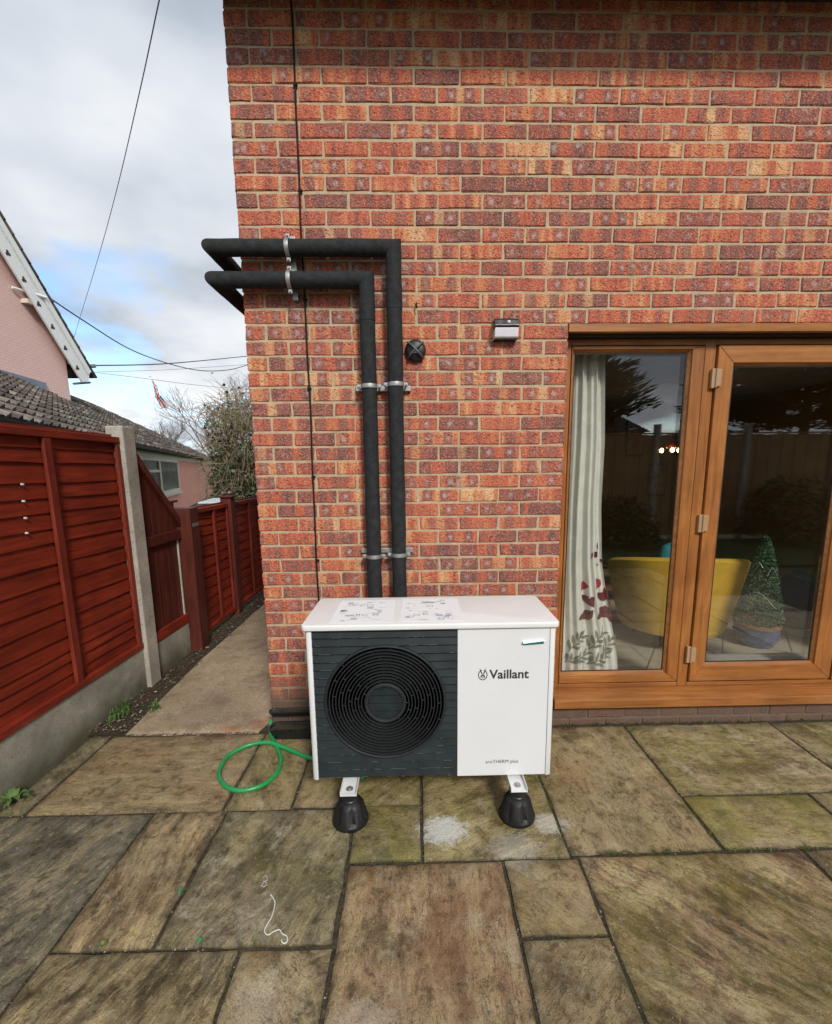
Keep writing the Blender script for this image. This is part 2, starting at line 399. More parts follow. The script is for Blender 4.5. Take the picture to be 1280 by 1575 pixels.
def soil_material():
    t = NT('soil'); v = t.pos()
    c = t.ramp(t.noise(v, 24, 7, .7), [(.3, (.028, .020, .013)), (.7, (.10, .075, .048))])
    c = t.mix(t.ramp(t.noise(v, 3.5, 4), [(.5, 0), (.66, .5)]), c, (.055, .06, .022))
    MAT['soil'] = t.done(c, .95, t.bump(t.noise(v, 40, 6, .7), 1, .02), spec=.2)
    t = NT('pebble'); o = t.noise(t.pos(), 38, 2)
    c = t.ramp(o, [(.3, (.05, .036, .024)), (.52, (.13, .10, .07)), (.68, (.42, .37, .31))])
    MAT['pebble'] = t.done(c, .85)
    t = NT('joint_sand'); v = t.pos()
    c = t.ramp(t.noise(v, 42, 6, .7), [(.32, (.022, .018, .012)), (.62, (.085, .066, .042)), (.75, (.19, .155, .105))])
    c = t.mix(t.ramp(t.noise(v, 2.6, 4), [(.52, 0), (.66, .45)]), c, (.05, .058, .018))
    MAT['joint_sand'] = t.done(c, .95, t.bump(t.noise(v, 90, 5), 1, .008), spec=.2)
    t = NT('ground_earth'); v = t.pos()
    MAT['ground_earth'] = t.done(t.ramp(t.noise(v, .6, 7, .65), [(.3, (.05, .065, .022)), (.7, (.10, .11, .045))]), .95)
    t = NT('roof_tile'); v = t.obj()
    c = t.ramp(t.noise(v, 2.2, 8, .72), [(.34, (.035, .027, .022)), (.5, (.085, .068, .058)), (.64, (.26, .225, .20))])
    c = t.mix(t.ramp(t.noise(v, .7, 4), [(.5, 0), (.7, .4)]), c, (.10, .10, .06))
    MAT['roof_tile'] = t.done(c, .9, t.bump(t.noise(v, 30, 4), .4, .01))
    # painted pink brickwork of the far gable: courses are about three pixels there
    t = NT('pink_brick'); v = t.obj()
    s3 = t.sep(v)
    bv = t.n('ShaderNodeCombineXYZ', {0: s3[1], 1: s3[2], 2: 0.0}).outputs[0]
    bt = t.n('ShaderNodeTexBrick', {'Vector': bv, 'Color1': (.76, .52, .47, 1), 'Color2': (.73, .49, .44, 1), 'Mortar': (.66, .43, .385, 1), 'Scale': 1.0, 'Mortar Size': .012, 'Brick Width': .225, 'Row Height': .075})
    c = t.mix(t.ramp(t.noise(v, 1.3, 4), [(.4, 0), (.7, .3)]), bt.outputs[0], (.78, .55, .50))
    MAT['pink_brick'] = t.done(c, .85, t.bump(bt.outputs[1], -.5, .01))
    # room floor: pale tiles
    t = NT('room_tile'); v = t.rot(t.obj(), .6)
    bt = t.n('ShaderNodeTexBrick', {'Vector': v, 'Color1': (.50, .44, .34, 1), 'Color2': (.45, .40, .31, 1), 'Mortar': (.15, .13, .10, 1), 'Scale': 1.0, 'Mortar Size': .006, 'Brick Width': .45, 'Row Height': .45}, offset=0.0)
    MAT['room_tile'] = t.done(t.mix(t.noise(v, 6, 4), bt.outputs[0], t.mix(1, bt.outputs[0], (.75, .72, .66), 'MULTIPLY')), .35)
    # thin architectural glass: transparent with a mirror share that grows at grazing angles
    t = NT('glass'); t.t.nodes.remove(t.b)
    lw = t.n('ShaderNodeLayerWeight', {'Blend': .5}).outputs['Facing']
    f5 = t.math('POWER', lw, 5.0)
    fac = t.math('ADD', t.math('MULTIPLY', f5, .85), .09)
    tr = t.n('ShaderNodeBsdfTransparent', {'Color': (.975, .985, .98, 1)})
    gl = t.n('ShaderNodeBsdfGlossy', {'Color': (1, 1, 1, 1), 'Roughness': .0})
    ms = t.n('ShaderNodeMixShader', {0: fac, 1: tr.outputs[0], 2: gl.outputs[0]})
    t.t.links.new(ms.outputs[0], t.out.inputs[0]); MAT['glass'] = t.m
    t = NT('bulb_glow'); t.b.inputs['Emission Color'].default_value = (1, .60, .22, 1); t.b.inputs['Emission Strength'].default_value = 14
    MAT['bulb_glow'] = t.done((.9, .8, .6), .3)
    t = NT('red_glass'); MAT['red_glass'] = t.done((.25, .02, .02), .1)
    t = NT('window_glass_dark')
    v = t.obj(); MAT['window_glass_dark'] = t.done(t.ramp(t.noise(v, 2.5, 3), [(.35, (.03, .03, .03)), (.7, (.14, .14, .14))]), .12, spec=.5)
soil_material()

# ------------------------------------------------------------------ mesh helpers
class MB:
    def __init__(s):
        s.v = []; s.f = []
    def add(s, vs, fs):
        b = len(s.v); s.v += [tuple(x) for x in vs]; s.f += [tuple(b + i for i in f) for f in fs]
        return s
    def box(s, x0, x1, y0, y1, z0, z1):
        return s.add([(x0, y0, z0), (x1, y0, z0), (x1, y1, z0), (x0, y1, z0), (x0, y0, z1), (x1, y0, z1), (x1, y1, z1), (x0, y1, z1)],
                     [(0, 3, 2, 1), (4, 5, 6, 7), (0, 1, 5, 4), (1, 2, 6, 5), (2, 3, 7, 6), (3, 0, 4, 7)])
    def obox(s, c, ax, ay, az, hx, hy, hz):
        c = Vector(c); pts = []
        for k in (-1, 1):
            for (i, j) in ((-1, -1), (1, -1), (1, 1), (-1, 1)):
                pts.append(c + ax * hx * i + ay * hy * j + az * hz * k)
        return s.add(pts, [(0, 3, 2, 1), (4, 5, 6, 7), (0, 1, 5, 4), (1, 2, 6, 5), (2, 3, 7, 6), (3, 0, 4, 7)])
    def prism(s, poly, d):
        """poly: 3-D points of a planar outline, extruded by vector d"""
        n = len(poly); d = Vector(d)
        vs = [Vector(p) for p in poly] + [Vector(p) + d for p in poly]
        return s.add(vs, [tuple(range(n - 1, -1, -1)), tuple(range(n, 2 * n))] + [(i, (i + 1) % n, n + (i + 1) % n, n + i) for i in range(n)])
    def tube(s, path, r, n=8, closed=False, cap=True):
        path = [Vector(p) for p in path]; m = len(path)
        rs = r if isinstance(r, (list, tuple)) else [r] * m
        up = None; rings = []
        for i, p in enumerate(path):
            a = path[(i - 1) % m] if (closed or i > 0) else p
            b = path[(i + 1) % m] if (closed or i < m - 1) else p
            t = (b - a)
            if t.length < 1e-9: t = Vector((0, 0, 1))
            t.normalize()
            if up is None:
                up = Vector((0, 0, 1)) if abs(t.z) < .9 else Vector((1, 0, 0))
            x = t.cross(up)
            if x.length < 1e-6: x = t.cross(Vector((1, .3, 0)))
            x.normalize(); y = x.cross(t).normalized(); up = y
            rings.append([p + (x * math.cos(2 * PI * k / n) + y * math.sin(2 * PI * k / n)) * rs[i] for k in range(n)])
        b = len(s.v)
        for rg in rings: s.v += [tuple(q) for q in rg]
        seg = m if closed else m - 1
        for i in range(seg):
            j = (i + 1) % m
            for k in range(n):
                l = (k + 1) % n
                s.f.append((b + i * n + k, b + i * n + l, b + j * n + l, b + j * n + k))
        if cap and not closed:
            s.f.append(tuple(b + k for k in range(n - 1, -1, -1)))
            s.f.append(tuple(b + (m - 1) * n + k for k in range(n)))
        return s
    def lathe(s, prof, c, n=24, axis='z'):
        c = Vector(c); b = len(s.v)
        for (r, h) in prof:
            for k in range(n):
                a = 2 * PI * k / n
                if axis == 'z': q = Vector((r * math.cos(a), r * math.sin(a), h))
                elif axis == 'y': q = Vector((r * math.cos(a), h, r * math.sin(a)))
                else: q = Vector((h, r * math.cos(a), r * math.sin(a)))
                s.v.append(tuple(c + q))
        for i in range(len(prof) - 1):
            for k in range(n):
                l = (k + 1) % n
                s.f.append((b + i * n + k, b + i * n + l, b + (i + 1) * n + l, b + (i + 1) * n + k))
        if prof[0][0] > 1e-5: s.f.append(tuple(b + k for k in range(n - 1, -1, -1)))
        if prof[-1][0] > 1e-5: s.f.append(tuple(b + (len(prof) - 1) * n + k for k in range(n)))
        return s
    def build(s, name, mat, parent=None, smooth=False, bevel=0, seg=2, kind=None, label=None):
        off = Vector((0, 0, 0))
        if parent is not None:
            q = parent
            while q is not None:
                off += q.location; q = q.parent
        me = bpy.data.meshes.new(name)
        me.from_pydata([tuple(Vector(v) - off) for v in s.v], [], s.f)
        bm = bmesh.new(); bm.from_mesh(me)
        bmesh.ops.recalc_face_normals(bm, faces=bm.faces)
        if bevel:
            es = [e for e in bm.edges if len(e.link_faces) == 2 and e.calc_face_angle(0) > .5]
            bmesh.ops.bevel(bm, geom=es, offset=bevel, segments=seg, affect='EDGES', profile=.5)
        bm.to_mesh(me); bm.free()
        if smooth:
            for p in me.polygons: p.use_smooth = True
            if smooth != True: me.set_sharp_from_angle(angle=rad(smooth))
        me.materials.append(MAT[mat] if isinstance(mat, str) else mat)
        o = bpy.data.objects.new(name, me); COL.objects.link(o)
        if parent is not None: o.parent = parent
        if kind: o['kind'] = kind
        if label: o['label'] = label
        return o

def empty(name, loc, label, cat, group=None):
    o = bpy.data.objects.new(name, None); COL.objects.link(o); o.location = loc; o.empty_display_size = .1
    o['label'] = label; o['category'] = cat
    if group: o['group'] = group
    return o
def tag(o, label, cat, group=None):
    o['label'] = label; o['category'] = cat
    if group: o['group'] = group
    return o
def struct(o, label=None):
    o['kind'] = 'structure'
    if label: o['label'] = label
    return o
def set_attrs(me, locs, rnds, edges=None):
    a = me.attributes.new('loc', 'FLOAT_VECTOR', 'POINT'); a.data.foreach_set('vector', [c for v in locs for c in v])
    b = me.attributes.new('rnd', 'FLOAT_VECTOR', 'POINT'); b.data.foreach_set('vector', [c for v in rnds for c in v])
    if edges is not None:
        e = me.attributes.new('edge', 'FLOAT', 'POINT'); e.data.foreach_set('value', edges)

# ------------------------------------------------------------------ the setting: ground, patio, path, soil strip
g = MB().add([(-600, -600, -.06), (600, -600, -.06), (600, 600, -.06), (-600, 600, -.06)], [(0, 1, 2, 3)]).build('ground', 'ground_earth')
struct(g)
patio = MB().box(-1.06, 6.2, -4.2, .0, -.055, -.011).build('patio', 'joint_sand')
struct(patio, 'sandstone patio with sandy joints')

def slab(x0, x1, y0, y1, r=None):
    r = r or (uni(.1, .8), rnd(), rnd() * .5, uni(.2, .9), uni(0, .4), uni(.1, .6))
    r, sty = tuple(r[:3]), tuple(r[3:])
    gap = .0060
    x0 += gap + uni(0, .002); x1 -= gap + uni(0, .002); y0 += gap + uni(0, .002); y1 -= gap + uni(0, .002)
    def ticks(a, b):
        n = max(3, int((b - a) / .075)); t = [a, a + .012] + [a + (b - a) * i / n for i in range(1, n)] + [b - .012, b]
        return t
    xs, ys = ticks(x0, x1), ticks(y0, y1); nx, ny = len(xs), len(ys)
    cx, cy = (x0 + x1) / 2, (y0 + y1) / 2; zt = uni(-.003, .003); tx, ty = uni(-.004, .004), uni(-.004, .004)
    so = uni(0, 90)
    vs, loc, ed, fs = [], [], [], []
    for j, y in enumerate(ys):
        for i, x in enumerate(xs):
            rim = i in (0, nx - 1) or j in (0, ny - 1)
            z = zt + (x - cx) * tx + (y - cy) * ty + .0032 * mnoise.noise(Vector((x * 6, y * 6, so)))
            jx = .0070 * mnoise.noise(Vector((y * 14, so, 1.0))) if i in (0, 1, nx - 2, nx - 1) else 0
            jy = .0070 * mnoise.noise(Vector((x * 14, so, 7.0))) if j in (0, 1, ny - 2, ny - 1) else 0
            if rim: z -= .006
            vs.append((x + jx, y + jy, z)); loc.append((x - cx, y - cy, 0)); ed.append(min(1, min(x - x0, x1 - x, y - y0, y1 - y) / .07))
    for j in range(ny - 1):
        for i in range(nx - 1):
            fs.append((j * nx + i, j * nx + i + 1, (j + 1) * nx + i + 1, (j + 1) * nx + i))
    rim = [i for i in range(nx)] + [j * nx + nx - 1 for j in range(1, ny)] + [(ny - 1) * nx + i for i in range(nx - 2, -1, -1)] + [j * nx for j in range(ny - 2, 0, -1)]
    b = len(vs)
    for q in rim:
        v = vs[q]; vs.append((v[0], v[1], -.045)); loc.append(loc[q]); ed.append(0)
    m = len(rim)
    for k in range(m):
        l = (k + 1) % m; fs.append((rim[l], rim[k], b + k, b + l))
    me = bpy.data.meshes.new('slab'); me.from_pydata(vs, [], fs)
    set_attrs(me, loc, [r] * len(vs), ed)
    a_ = me.attributes.new('sty', 'FLOAT_VECTOR', 'POINT'); a_.data.foreach_set('vector', [c for _ in vs for c in sty])
    for p in me.polygons: p.use_smooth = True
    me.set_sharp_from_angle(angle=rad(40))
    me.materials.append(MAT['sandstone'])
    o = bpy.data.objects.new('slab', me); COL.objects.link(o); o.parent = patio
    return o
SL = [  # x0, x1, y0, y1, (tone, strata direction, rusty flush, strata strength, algae, pale lichen)
    (-1.06, -.93, -.66, -.03, (.1, .2, .1, .3, .3, .1)), (-.93, -.03, -.66, -.03, (.36, .0, .5, .35, .12, .15)), (-.03, .285, -.66, -.03, (.40, .35, .15, .35, .45, .45)),
    (.285, .89, -.65, -.03, (.30, .7, .1, .4, .6, .25)), (.59, .89, -.96, -.65, (.28, .15, .1, .3, .8, .15)), (0, .59, -1.275, -.66, (.13, .62, .0, .35, .28, .65)),
    (-.335, 0, -1.275, -.66, (.42, .47, .25, .85, .08, .25)), (-1.06, -.335, -1.58, -.66, (.02, .6, .0, .3, .05, .05)), (-.335, .29, -1.89, -1.275, (.30, .63, .1, .9, .15, .15)),
    (.29, .595, -1.89, -1.275, (.42, .3, .35, .4, .2, .6)), (.595, 1.212, -1.89, -.963, (.70, .5, .95, .5, .04, .35)), (1.212, 1.515, -1.27, -.963, (.66, .2, .1, .3, .35, .5)),
    (1.212, 1.515, -1.89, -1.27, (.54, .75, .2, .35, .12, .35)), (.89, 1.49, -.963, -.345, (.50, .87, .1, .6, .5, .5)), (.89, 1.49, -.345, -.03, (.3, .5, .1, .4, .4, .2)),
    (1.49, 2.122, -.95, -.03, (.42, .45, .5, .3, .2, .2)), (2.122, 3.01, -.632, -.03, (.40, .02, .1, .4, .55, .7)), (2.122, 2.735, -.945, -.632, (.45, .02, .1, .5, 1.0, .15)),
    (2.735, 3.35, -.945, -.632, (.55, .3, .6, .4, .3, .3)), (3.01, 3.62, -.632, -.03, (.3, .4, .1, .4, .5, .5)), (1.515, 2.44, -1.89, -.95, (.74, .256, .15, 1.0, .55, .25)),
    (2.44, 3.35, -1.58, -.945, (.58, .6, .3, .5, .3, .5)), (3.35, 3.95, -1.58, -.632, None), (2.44, 3.05, -1.89, -1.58, None), (3.05, 3.95, -1.89, -1.58, None),
    (-1.06, -.335, -1.89, -1.58, (.1, .3, .1, .3, .1, .1))]
for a in SL: slab(*a)
yy = -1.89
for k, h in enumerate((.61, .915, .61)):
    x = -1.06 + (0, .305, .61)[k]
    if x > -1.06: slab(-1.06, x, yy - h, yy)
    while x < 4.4:
        w = random.choice((.305, .61, .61, .915)); slab(x, x + w, yy - h, yy); x += w
    yy -= h
for x0, x1 in ((3.62, 4.23), (4.23, 5.14)): slab(x0, x1, -.632, -.03)
for x0, x1 in ((3.95, 4.56), (4.56, 5.17)): slab(x0, x1, -1.89, -.632)

# concrete path beside the house
def path_block():
    bm = bmesh.new(); nx, ny = 10, 60
    L, Rr, y0, y1 = [], [], .0, 9.0
    grid = []
    for j in range(ny + 1):
        t = j / ny; y = -.022 + (y1 - y0) * t ** 1.6; row = []
        for i in range(nx + 1):
            s = i / nx
            xl = -.865 - .05 * min(1, y / 1.0) + .012 * mnoise.noise(Vector((y * 5, 3, 0)))
            xr = -.012 if y > .18 else -.012 - (.18 - y) * .33
            x = xl + (xr - xl) * s
            z = .004 + .004 * mnoise.noise(Vector((x * 3, y * 3, 0)))
            if i in (0,) or j == 0: z -= .006
            row.append(bm.verts.new((x, y + (.006 * mnoise.noise(Vector((x * 12, 0, 5))) if j == 0 else 0), z)))
        grid.append(row)
    for j in range(ny):
        for i in range(nx): bm.faces.new((grid[j][i], grid[j][i + 1], grid[j + 1][i + 1], grid[j + 1][i]))
    ext = bmesh.ops.extrude_edge_only(bm, edges=[e for e in bm.edges if e.is_boundary])
    for v in [q for q in ext['geom'] if isinstance(q, bmesh.types.BMVert)]: v.co.z = -.05
    bmesh.ops.recalc_face_normals(bm, faces=bm.faces)
    me = bpy.data.meshes.new('path'); bm.to_mesh(me); bm.free()
    for p in me.polygons: p.use_smooth = True
    me.set_sharp_from_angle(angle=rad(40))
    me.materials.append(MAT['path_concrete'])
    o = bpy.data.objects.new('path', me); COL.objects.link(o); return o
struct(path_block(), 'exposed aggregate concrete path along the house')
# bare soil strip beside the fence
vs, fs = [], []
nx, ny = 10, 90
for j in range(ny + 1):
    y = -.02 + 9 * (j / ny) ** 1.5
    for i in range(nx + 1):
        x = -1.14 + .30 * i / nx
        vs.append((x, y, -.012 + .018 * abs(mnoise.noise(Vector((x * 9, y * 9, 2)))) + .012 * mnoise.noise(Vector((x * 25, y * 25, 2)))))
for j in range(ny):
    for i in range(nx): fs.append((j * (nx + 1) + i, j * (nx + 1) + i + 1, (j + 1) * (nx + 1) + i + 1, (j + 1) * (nx + 1) + i))
struct(MB().add(vs, fs).build('soil_strip', 'soil', smooth=True))
vs2 = [(-.09, -.02, -.006), (.012, -.02, -.006), (.012, .30, -.004), (-.012, .30, -.004)]
struct(MB().add(vs2, [(0, 1, 2, 3)]).build('soil_gap', 'joint_sand'))
# loose stones and debris
def stones(name, pts, mat='pebble'):
    mb = MB()
    for (x, y, z, s) in pts:
        a = uni(0, 6.3); q = []
        for (ux, uy, uz) in ((1, 0, 0), (0, 1, 0), (-1, 0, 0), (0, -1, 0), (0, 0, .7), (0, 0, -.5)):
            k = s * uni(.6, 1.2)
            q.append((x + k * (ux * math.cos(a) - uy * math.sin(a)), y + k * (ux * math.sin(a) + uy * math.cos(a)), z + k * uz))
        mb.add(q, [(0, 1, 4), (1, 2, 4), (2, 3, 4), (3, 0, 4), (1, 0, 5), (2, 1, 5), (3, 2, 5), (0, 3, 5)])
    o = mb.build(name, mat); o['kind'] = 'stuff'; return o
pts = []
for _ in range(750):
    y = .0 + 4.5 * rnd() ** 1.6; pts.append((uni(-1.10, -.87), y, .006, .003 + .010 * rnd() ** 3))
stones('loose_gravel', pts)['label'] = 'loose stones and dead leaf bits on the soil strip'
pts = []
for _ in range(900):
    pts.append((uni(-.86, -.1), -.03 + uni(-.012, .012), -.002, uni(.0015, .005)))
for k in range(1200):
    a = random.choice(SL)
    if rnd() < .5: x, y = uni(a[0], a[1]), random.choice((a[2], a[3])) + uni(-.006, .006)
    else: x, y = random.choice((a[0], a[1])) + uni(-.006, .006), uni(a[2], a[3])
    pts.append((x, y, -.006, uni(.0012, .0042)))
for k in range(120): pts.append((uni(-1, 3), uni(-1.6, -.05), .004, uni(.0008, .0028)))
stones('joint_grit', pts)['label'] = 'fine grit lying in the joints between the slabs'

# ------------------------------------------------------------------ the brick house
CP, ZJ0 = .077866, 3.69
JAMB, HEAD, SILLZ, WALL_R, SOFF = 1.70, ZJ0 - 18 * CP, .125, 5.3, 3.738
house = empty('brick_house', (0, 0, 0), 'red brick house with brown patio doors filling the right of the picture', 'house')
def brick_geo(w, h, depth, corner=False):
    e = .005
    us = [0, e, w * .5, w - e, w]; vz = [0, e, h - e, h]
    V, Fc = [], []
    for j, z in enumerate(vz):
        for i, u in enumerate(us):
            rim = i in (0, 4) or j in (0, 3)
            d = (.0035 + uni(0, .003)) if rim else uni(-.0012, .0012)
            ju, jz = uni(-.0028, .0028), uni(-.0024, .0024)
            if (i in (0, 4) and j in (0, 3)) and rnd() < .16:      # a chipped corner
                k_ = uni(.006, .014); ju += k_ if i == 0 else -k_; jz += (k_ if j == 0 else -k_) * .7; d += .003
            V.append((u + ju, z + jz, d))
    for j in range(3):
        for i in range(4): Fc.append((j * 5 + i, j * 5 + i + 1, (j + 1) * 5 + i + 1, (j + 1) * 5 + i))
    rim = [0, 1, 2, 3, 4, 9, 14, 19, 18, 17, 16, 15, 10, 5]
    b = len(V)
    for q in rim: V.append((V[q][0], V[q][1], depth))
    for k in range(14):
        l = (k + 1) % 14; Fc.append((rim[l], rim[k], b + k, b + l))
    return V, Fc
rest_v, rest_f, rest_l, rest_r = [], [], [], []
BR = []
for r in range(-1, 48):
    z1 = ZJ0 - r * CP - .005; z0 = ZJ0 - (r + 1) * CP + .005
    if r == -1: z1 = min(z1, SOFF + .01)
    # odd courses start with a stretcher, even ones with a header
    x = 0.0; first = True
    while x < WALL_R:
        w = (.1025 if r % 2 == 0 else .215) if first else .215
        xe = x + w
        if first: dep = .215 if r % 2 == 0 else .1025
        else: dep = .07
        clip = 18 <= r <= 45
        if clip and x >= JAMB - .03: break
        if clip and (xe > JAMB - .04): xe = JAMB
        xe2 = min(xe, WALL_R)
        BR.append((r, x, xe2, z0, z1, dep))
        if clip and xe >= JAMB: break
        x = xe + .010 + uni(-.0016, .0016); first = False
scored = []
for i, (r, x0, x1, z0, z1, dep) in enumerate(BR):
    cx, cz = (x0 + x1) / 2, (z0 + z1) / 2
    u, v, zz = project((cx, 0, cz)); a = project((x0, 0, z0)); c = project((x1, 0, z1))
    vis = 0 < u < 1280 and 0 < v < 1575 and not (480 < u < 845 and v > 925)
    scored.append((-(abs(a[0] - c[0]) * abs(a[1] - c[1])) if vis else 0, i))
parts = set(i for s, i in sorted(scored)[:300] if s < 0)
for i, (r, x0, x1, z0, z1, dep) in enumerate(BR):
    V, Fc = brick_geo(x1 - x0, z1 - z0, dep)
    w, h = x1 - x0, z1 - z0
    rr = (rnd(), rnd(), rnd())
    y0 = uni(-.0015, .002)
    P = [(x0 + u, y0 + d, z0 + v) for u, v, d in V]; L = [(u - w / 2, v - h / 2, d) for u, v, d in V]
    if i in parts:
        me = bpy.data.meshes.new('brick'); me.from_pydata(P, [], Fc); set_attrs(me, L, [rr] * len(P)); me.materials.append(MAT['brick'])
        o = bpy.data.objects.new('brick', me); COL.objects.link(o); o.parent = house
    else:
        b = len(rest_v); rest_v += P; rest_f += [tuple(b + q for q in f) for f in Fc]; rest_l += L; rest_r += [rr] * len(P)
# the side wall round the corner (faces -X)
for r in range(-1, 48):
    z1 = ZJ0 - r * CP - .005; z0 = ZJ0 - (r + 1) * CP + .005
    if r == -1: z1 = min(z1, SOFF + .01)
    y = .225 if r % 2 == 0 else .1125
    while y < 7.0:
        V, Fc = brick_geo(.215, z1 - z0, .07); rr = (rnd(), rnd(), rnd())
        b = len(rest_v); rest_v += [(d, y + .215 - u, z0 + v) for u, v, d in V]; rest_l += [(u - .107, v - .034, d) for u, v, d in V]; rest_r += [rr] * len(V)
        rest_f += [tuple(b + q for q in f) for f in Fc]
        y += .225
me = bpy.data.meshes.new('brick_courses'); me.from_pydata(rest_v, [], rest_f); set_attrs(me, rest_l, rest_r); me.materials.append(MAT['brick'])
o = bpy.data.objects.new('brick_courses', me); COL.objects.link(o); o.parent = house; o['kind'] = 'stuff'
core = MB()
core.box(.0056, JAMB - .006, .0052, .102, -.1, SOFF)
core.box(JAMB - .006, WALL_R, .0052, .102, HEAD + .006, SOFF)
core.box(JAMB - .006, WALL_R, .0052, .102, -.1, SILLZ)
core.box(.0052, .1, .102, 7.0, -.1, SOFF)
core.build('wall', 'mortar', house)
# eaves
MB().box(-.32, WALL_R + .3, -.34, .0, SOFF, SOFF + .02).build('soffit', 'soffit_brown', house)
MB().box(-.32, WALL_R + .3, -.365, -.341, SOFF - .02, SOFF + .16).build('fascia', 'soffit_brown', house)
gt = MB(); prof = [(-.37 - .055 + .055 * math.cos(a), SOFF + .13 + .055 * math.sin(a)) for a in [PI + PI * k / 10 for k in range(11)]]
prof += [(p[0] * 1 + (.004 if p[0] < -.425 else -.004), p[1] + .004) for p in reversed(prof)]
gt.prism([(-.32, p[0], p[1]) for p in prof], (WALL_R + .6, 0, 0)); gt.build('gutter', 'black_plastic', house)
rf = MB(); rf.prism([(-.34, -.40, SOFF + .19), (-.34, 3.6, SOFF + 2.5), (-.34, 3.6, SOFF + 2.56), (-.34, -.40, SOFF + .25)], (WALL_R + .66, 0, 0))
rf.prism([(-.34, 3.6, SOFF + 2.5), (-.34, 7.4, SOFF + .19), (-.34, 7.4, SOFF + .25), (-.34, 3.6, SOFF + 2.56)], (WALL_R + .66, 0, 0)); rf.build('roof', 'roof_tile', house)
MB().prism([(.05, 0, SOFF + .02), (.05, 7.0, SOFF + .02), (.05, 3.6, SOFF + 2.45)], (.1, 0, 0)).build('gable', 'mortar', house)

# patio door set
YF = .08
door = MB()
def rail(mb, x0, x1, z0, z1, y0=YF, y1=.15): mb.box(x0, x1, y0, y1, z0, z1)
rail(door, 1.685, 1.745, .19, 2.235); rail(door, 2.492, 2.553, .19, 2.235)
rail(door, 3.449, 3.453, .19, 2.235); rail(door, 4.345, 4.405, .19, 2.235)
dr = door.build('patio_door', 'oak_upvc_upright', house, bevel=.004)
hd = MB(); 
for a, b in ((1.745, 2.492), (2.553, 3.449), (3.453, 4.345)):
    rail(hd, a, b, 2.203, 2.235); rail(hd, a, b, .19, .215)
hd.build('frame_rail', 'oak_upvc_flat', dr, bevel=.003)
def sash(x0, x1, z0, z1, gx0, gx1, gz0, gz1, y, name='sash'):
    """mitred frame: four trapezoid members with a sloped glazing bead, and the pane in it"""
    dpt_ = .055
    def member(o1, o2, i2, i1, mat):
        mb = MB(); 
        O = [Vector((o1[0], y, o1[1])), Vector((o2[0], y, o2[1])), Vector((i2[0], y, i2[1])), Vector((i1[0], y, i1[1]))]
        mb.prism(O, (0, dpt_, 0)); mb.build(name, mat, dr, bevel=.0035)
    b = .014
    g0, g1, h0, h1 = gx0 - b, gx1 + b, gz0 - b, gz1 + b
    e = .0006
    member((x0, z0), (x0, z1), (g0, h1), (g0, h0), 'oak_upvc_upright'); member((x1, z1), (x1, z0), (g1, h0), (g1, h1), 'oak_upvc_upright')
    member((x0 + e, z1), (x1 - e, z1), (g1 - e, h1), (g0 + e, h1), 'oak_upvc_flat'); member((x1 - e, z0), (x0 + e, z0), (g0 + e, h0), (g1 - e, h0), 'oak_upvc_flat')
    bd = MB()
    A = [Vector((g0 - .002, y + .006, h0 - .002)), Vector((g1 + .002, y + .006, h0 - .002)), Vector((g1 + .002, y + .006, h1 + .002)), Vector((g0 - .002, y + .006, h1 + .002))]
    B = [Vector((gx0, y + .024, gz0)), Vector((gx1, y + .024, gz0)), Vector((gx1, y + .024, gz1)), Vector((gx0, y + .024, gz1))]
    for k in range(4):
        l = (k + 1) % 4; bd.add([A[k], A[l], B[l], B[k]], [(0, 1, 2, 3)])
    bd.build('glazing_bead', 'oak_upvc_flat', dr)
    gk = MB(); t_ = .006
    for (a0, a1, c0, c1) in ((gx0, gx1, gz0, gz0 + t_), (gx0, gx1, gz1 - t_, gz1), (gx0, gx0 + t_, gz0 + t_, gz1 - t_), (gx1 - t_, gx1, gz0 + t_, gz1 - t_)):
        gk.box(a0, a1, y + .0245, y + .029, c0, c1)
    gk.build('gasket', 'dark_gasket', dr)
    MB().box(gx0 - .004, gx1 + .004, y + .0292, y + .053, gz0 - .004, gz1 + .004).build('pane', 'glass', dr)
sash(1.748, 2.489, .221, 2.199, 1.768, 2.406, .288, 2.167, YF - .002)
sash(2.558, 3.444, .227, 2.196, 2.66, 3.322, .340, 2.091, YF - .016)
sash(3.456, 4.342, .222, 2.2, 3.56, 4.24, .340, 2.091, YF - .016)
for zc in (2.022, 1.211, .402):
    h = MB(); h.box(2.528, 2.551, YF - .022, YF - .001, zc - .052, zc + .052); h.box(2.553, 2.578, YF - .030, YF - .0165, zc - .044, zc + .048)
    h.tube([(2.5525, YF - .024, zc - .05), (2.5525, YF - .024, zc + .05)], .0065, 8)
    h.build('hinge', 'hinge_tan', dr, bevel=.002)
sl = MB(); sl.prism([(1.69, -.045, .118), (1.69, .16, .118), (1.69, .16, .189), (1.69, .06, .189), (1.69, -.045, .172)], (2.85, 0, 0)); sl.build('sill', 'oak_upvc_flat', dr, bevel=.004)
MB().box(1.699, WALL_R, -.006, .075, HEAD - .040, HEAD + .001).build('head_trim', 'oak_upvc_flat', dr, bevel=.003)
MB().box(1.69, WALL_R, .030, .145, 2.2355, HEAD - .0425).build('head_packer', 'dark_gasket', dr)
MB().box(4.405, WALL_R, .05, .15, .15, 2.235).build('side_infill', 'oak_upvc_upright', dr)

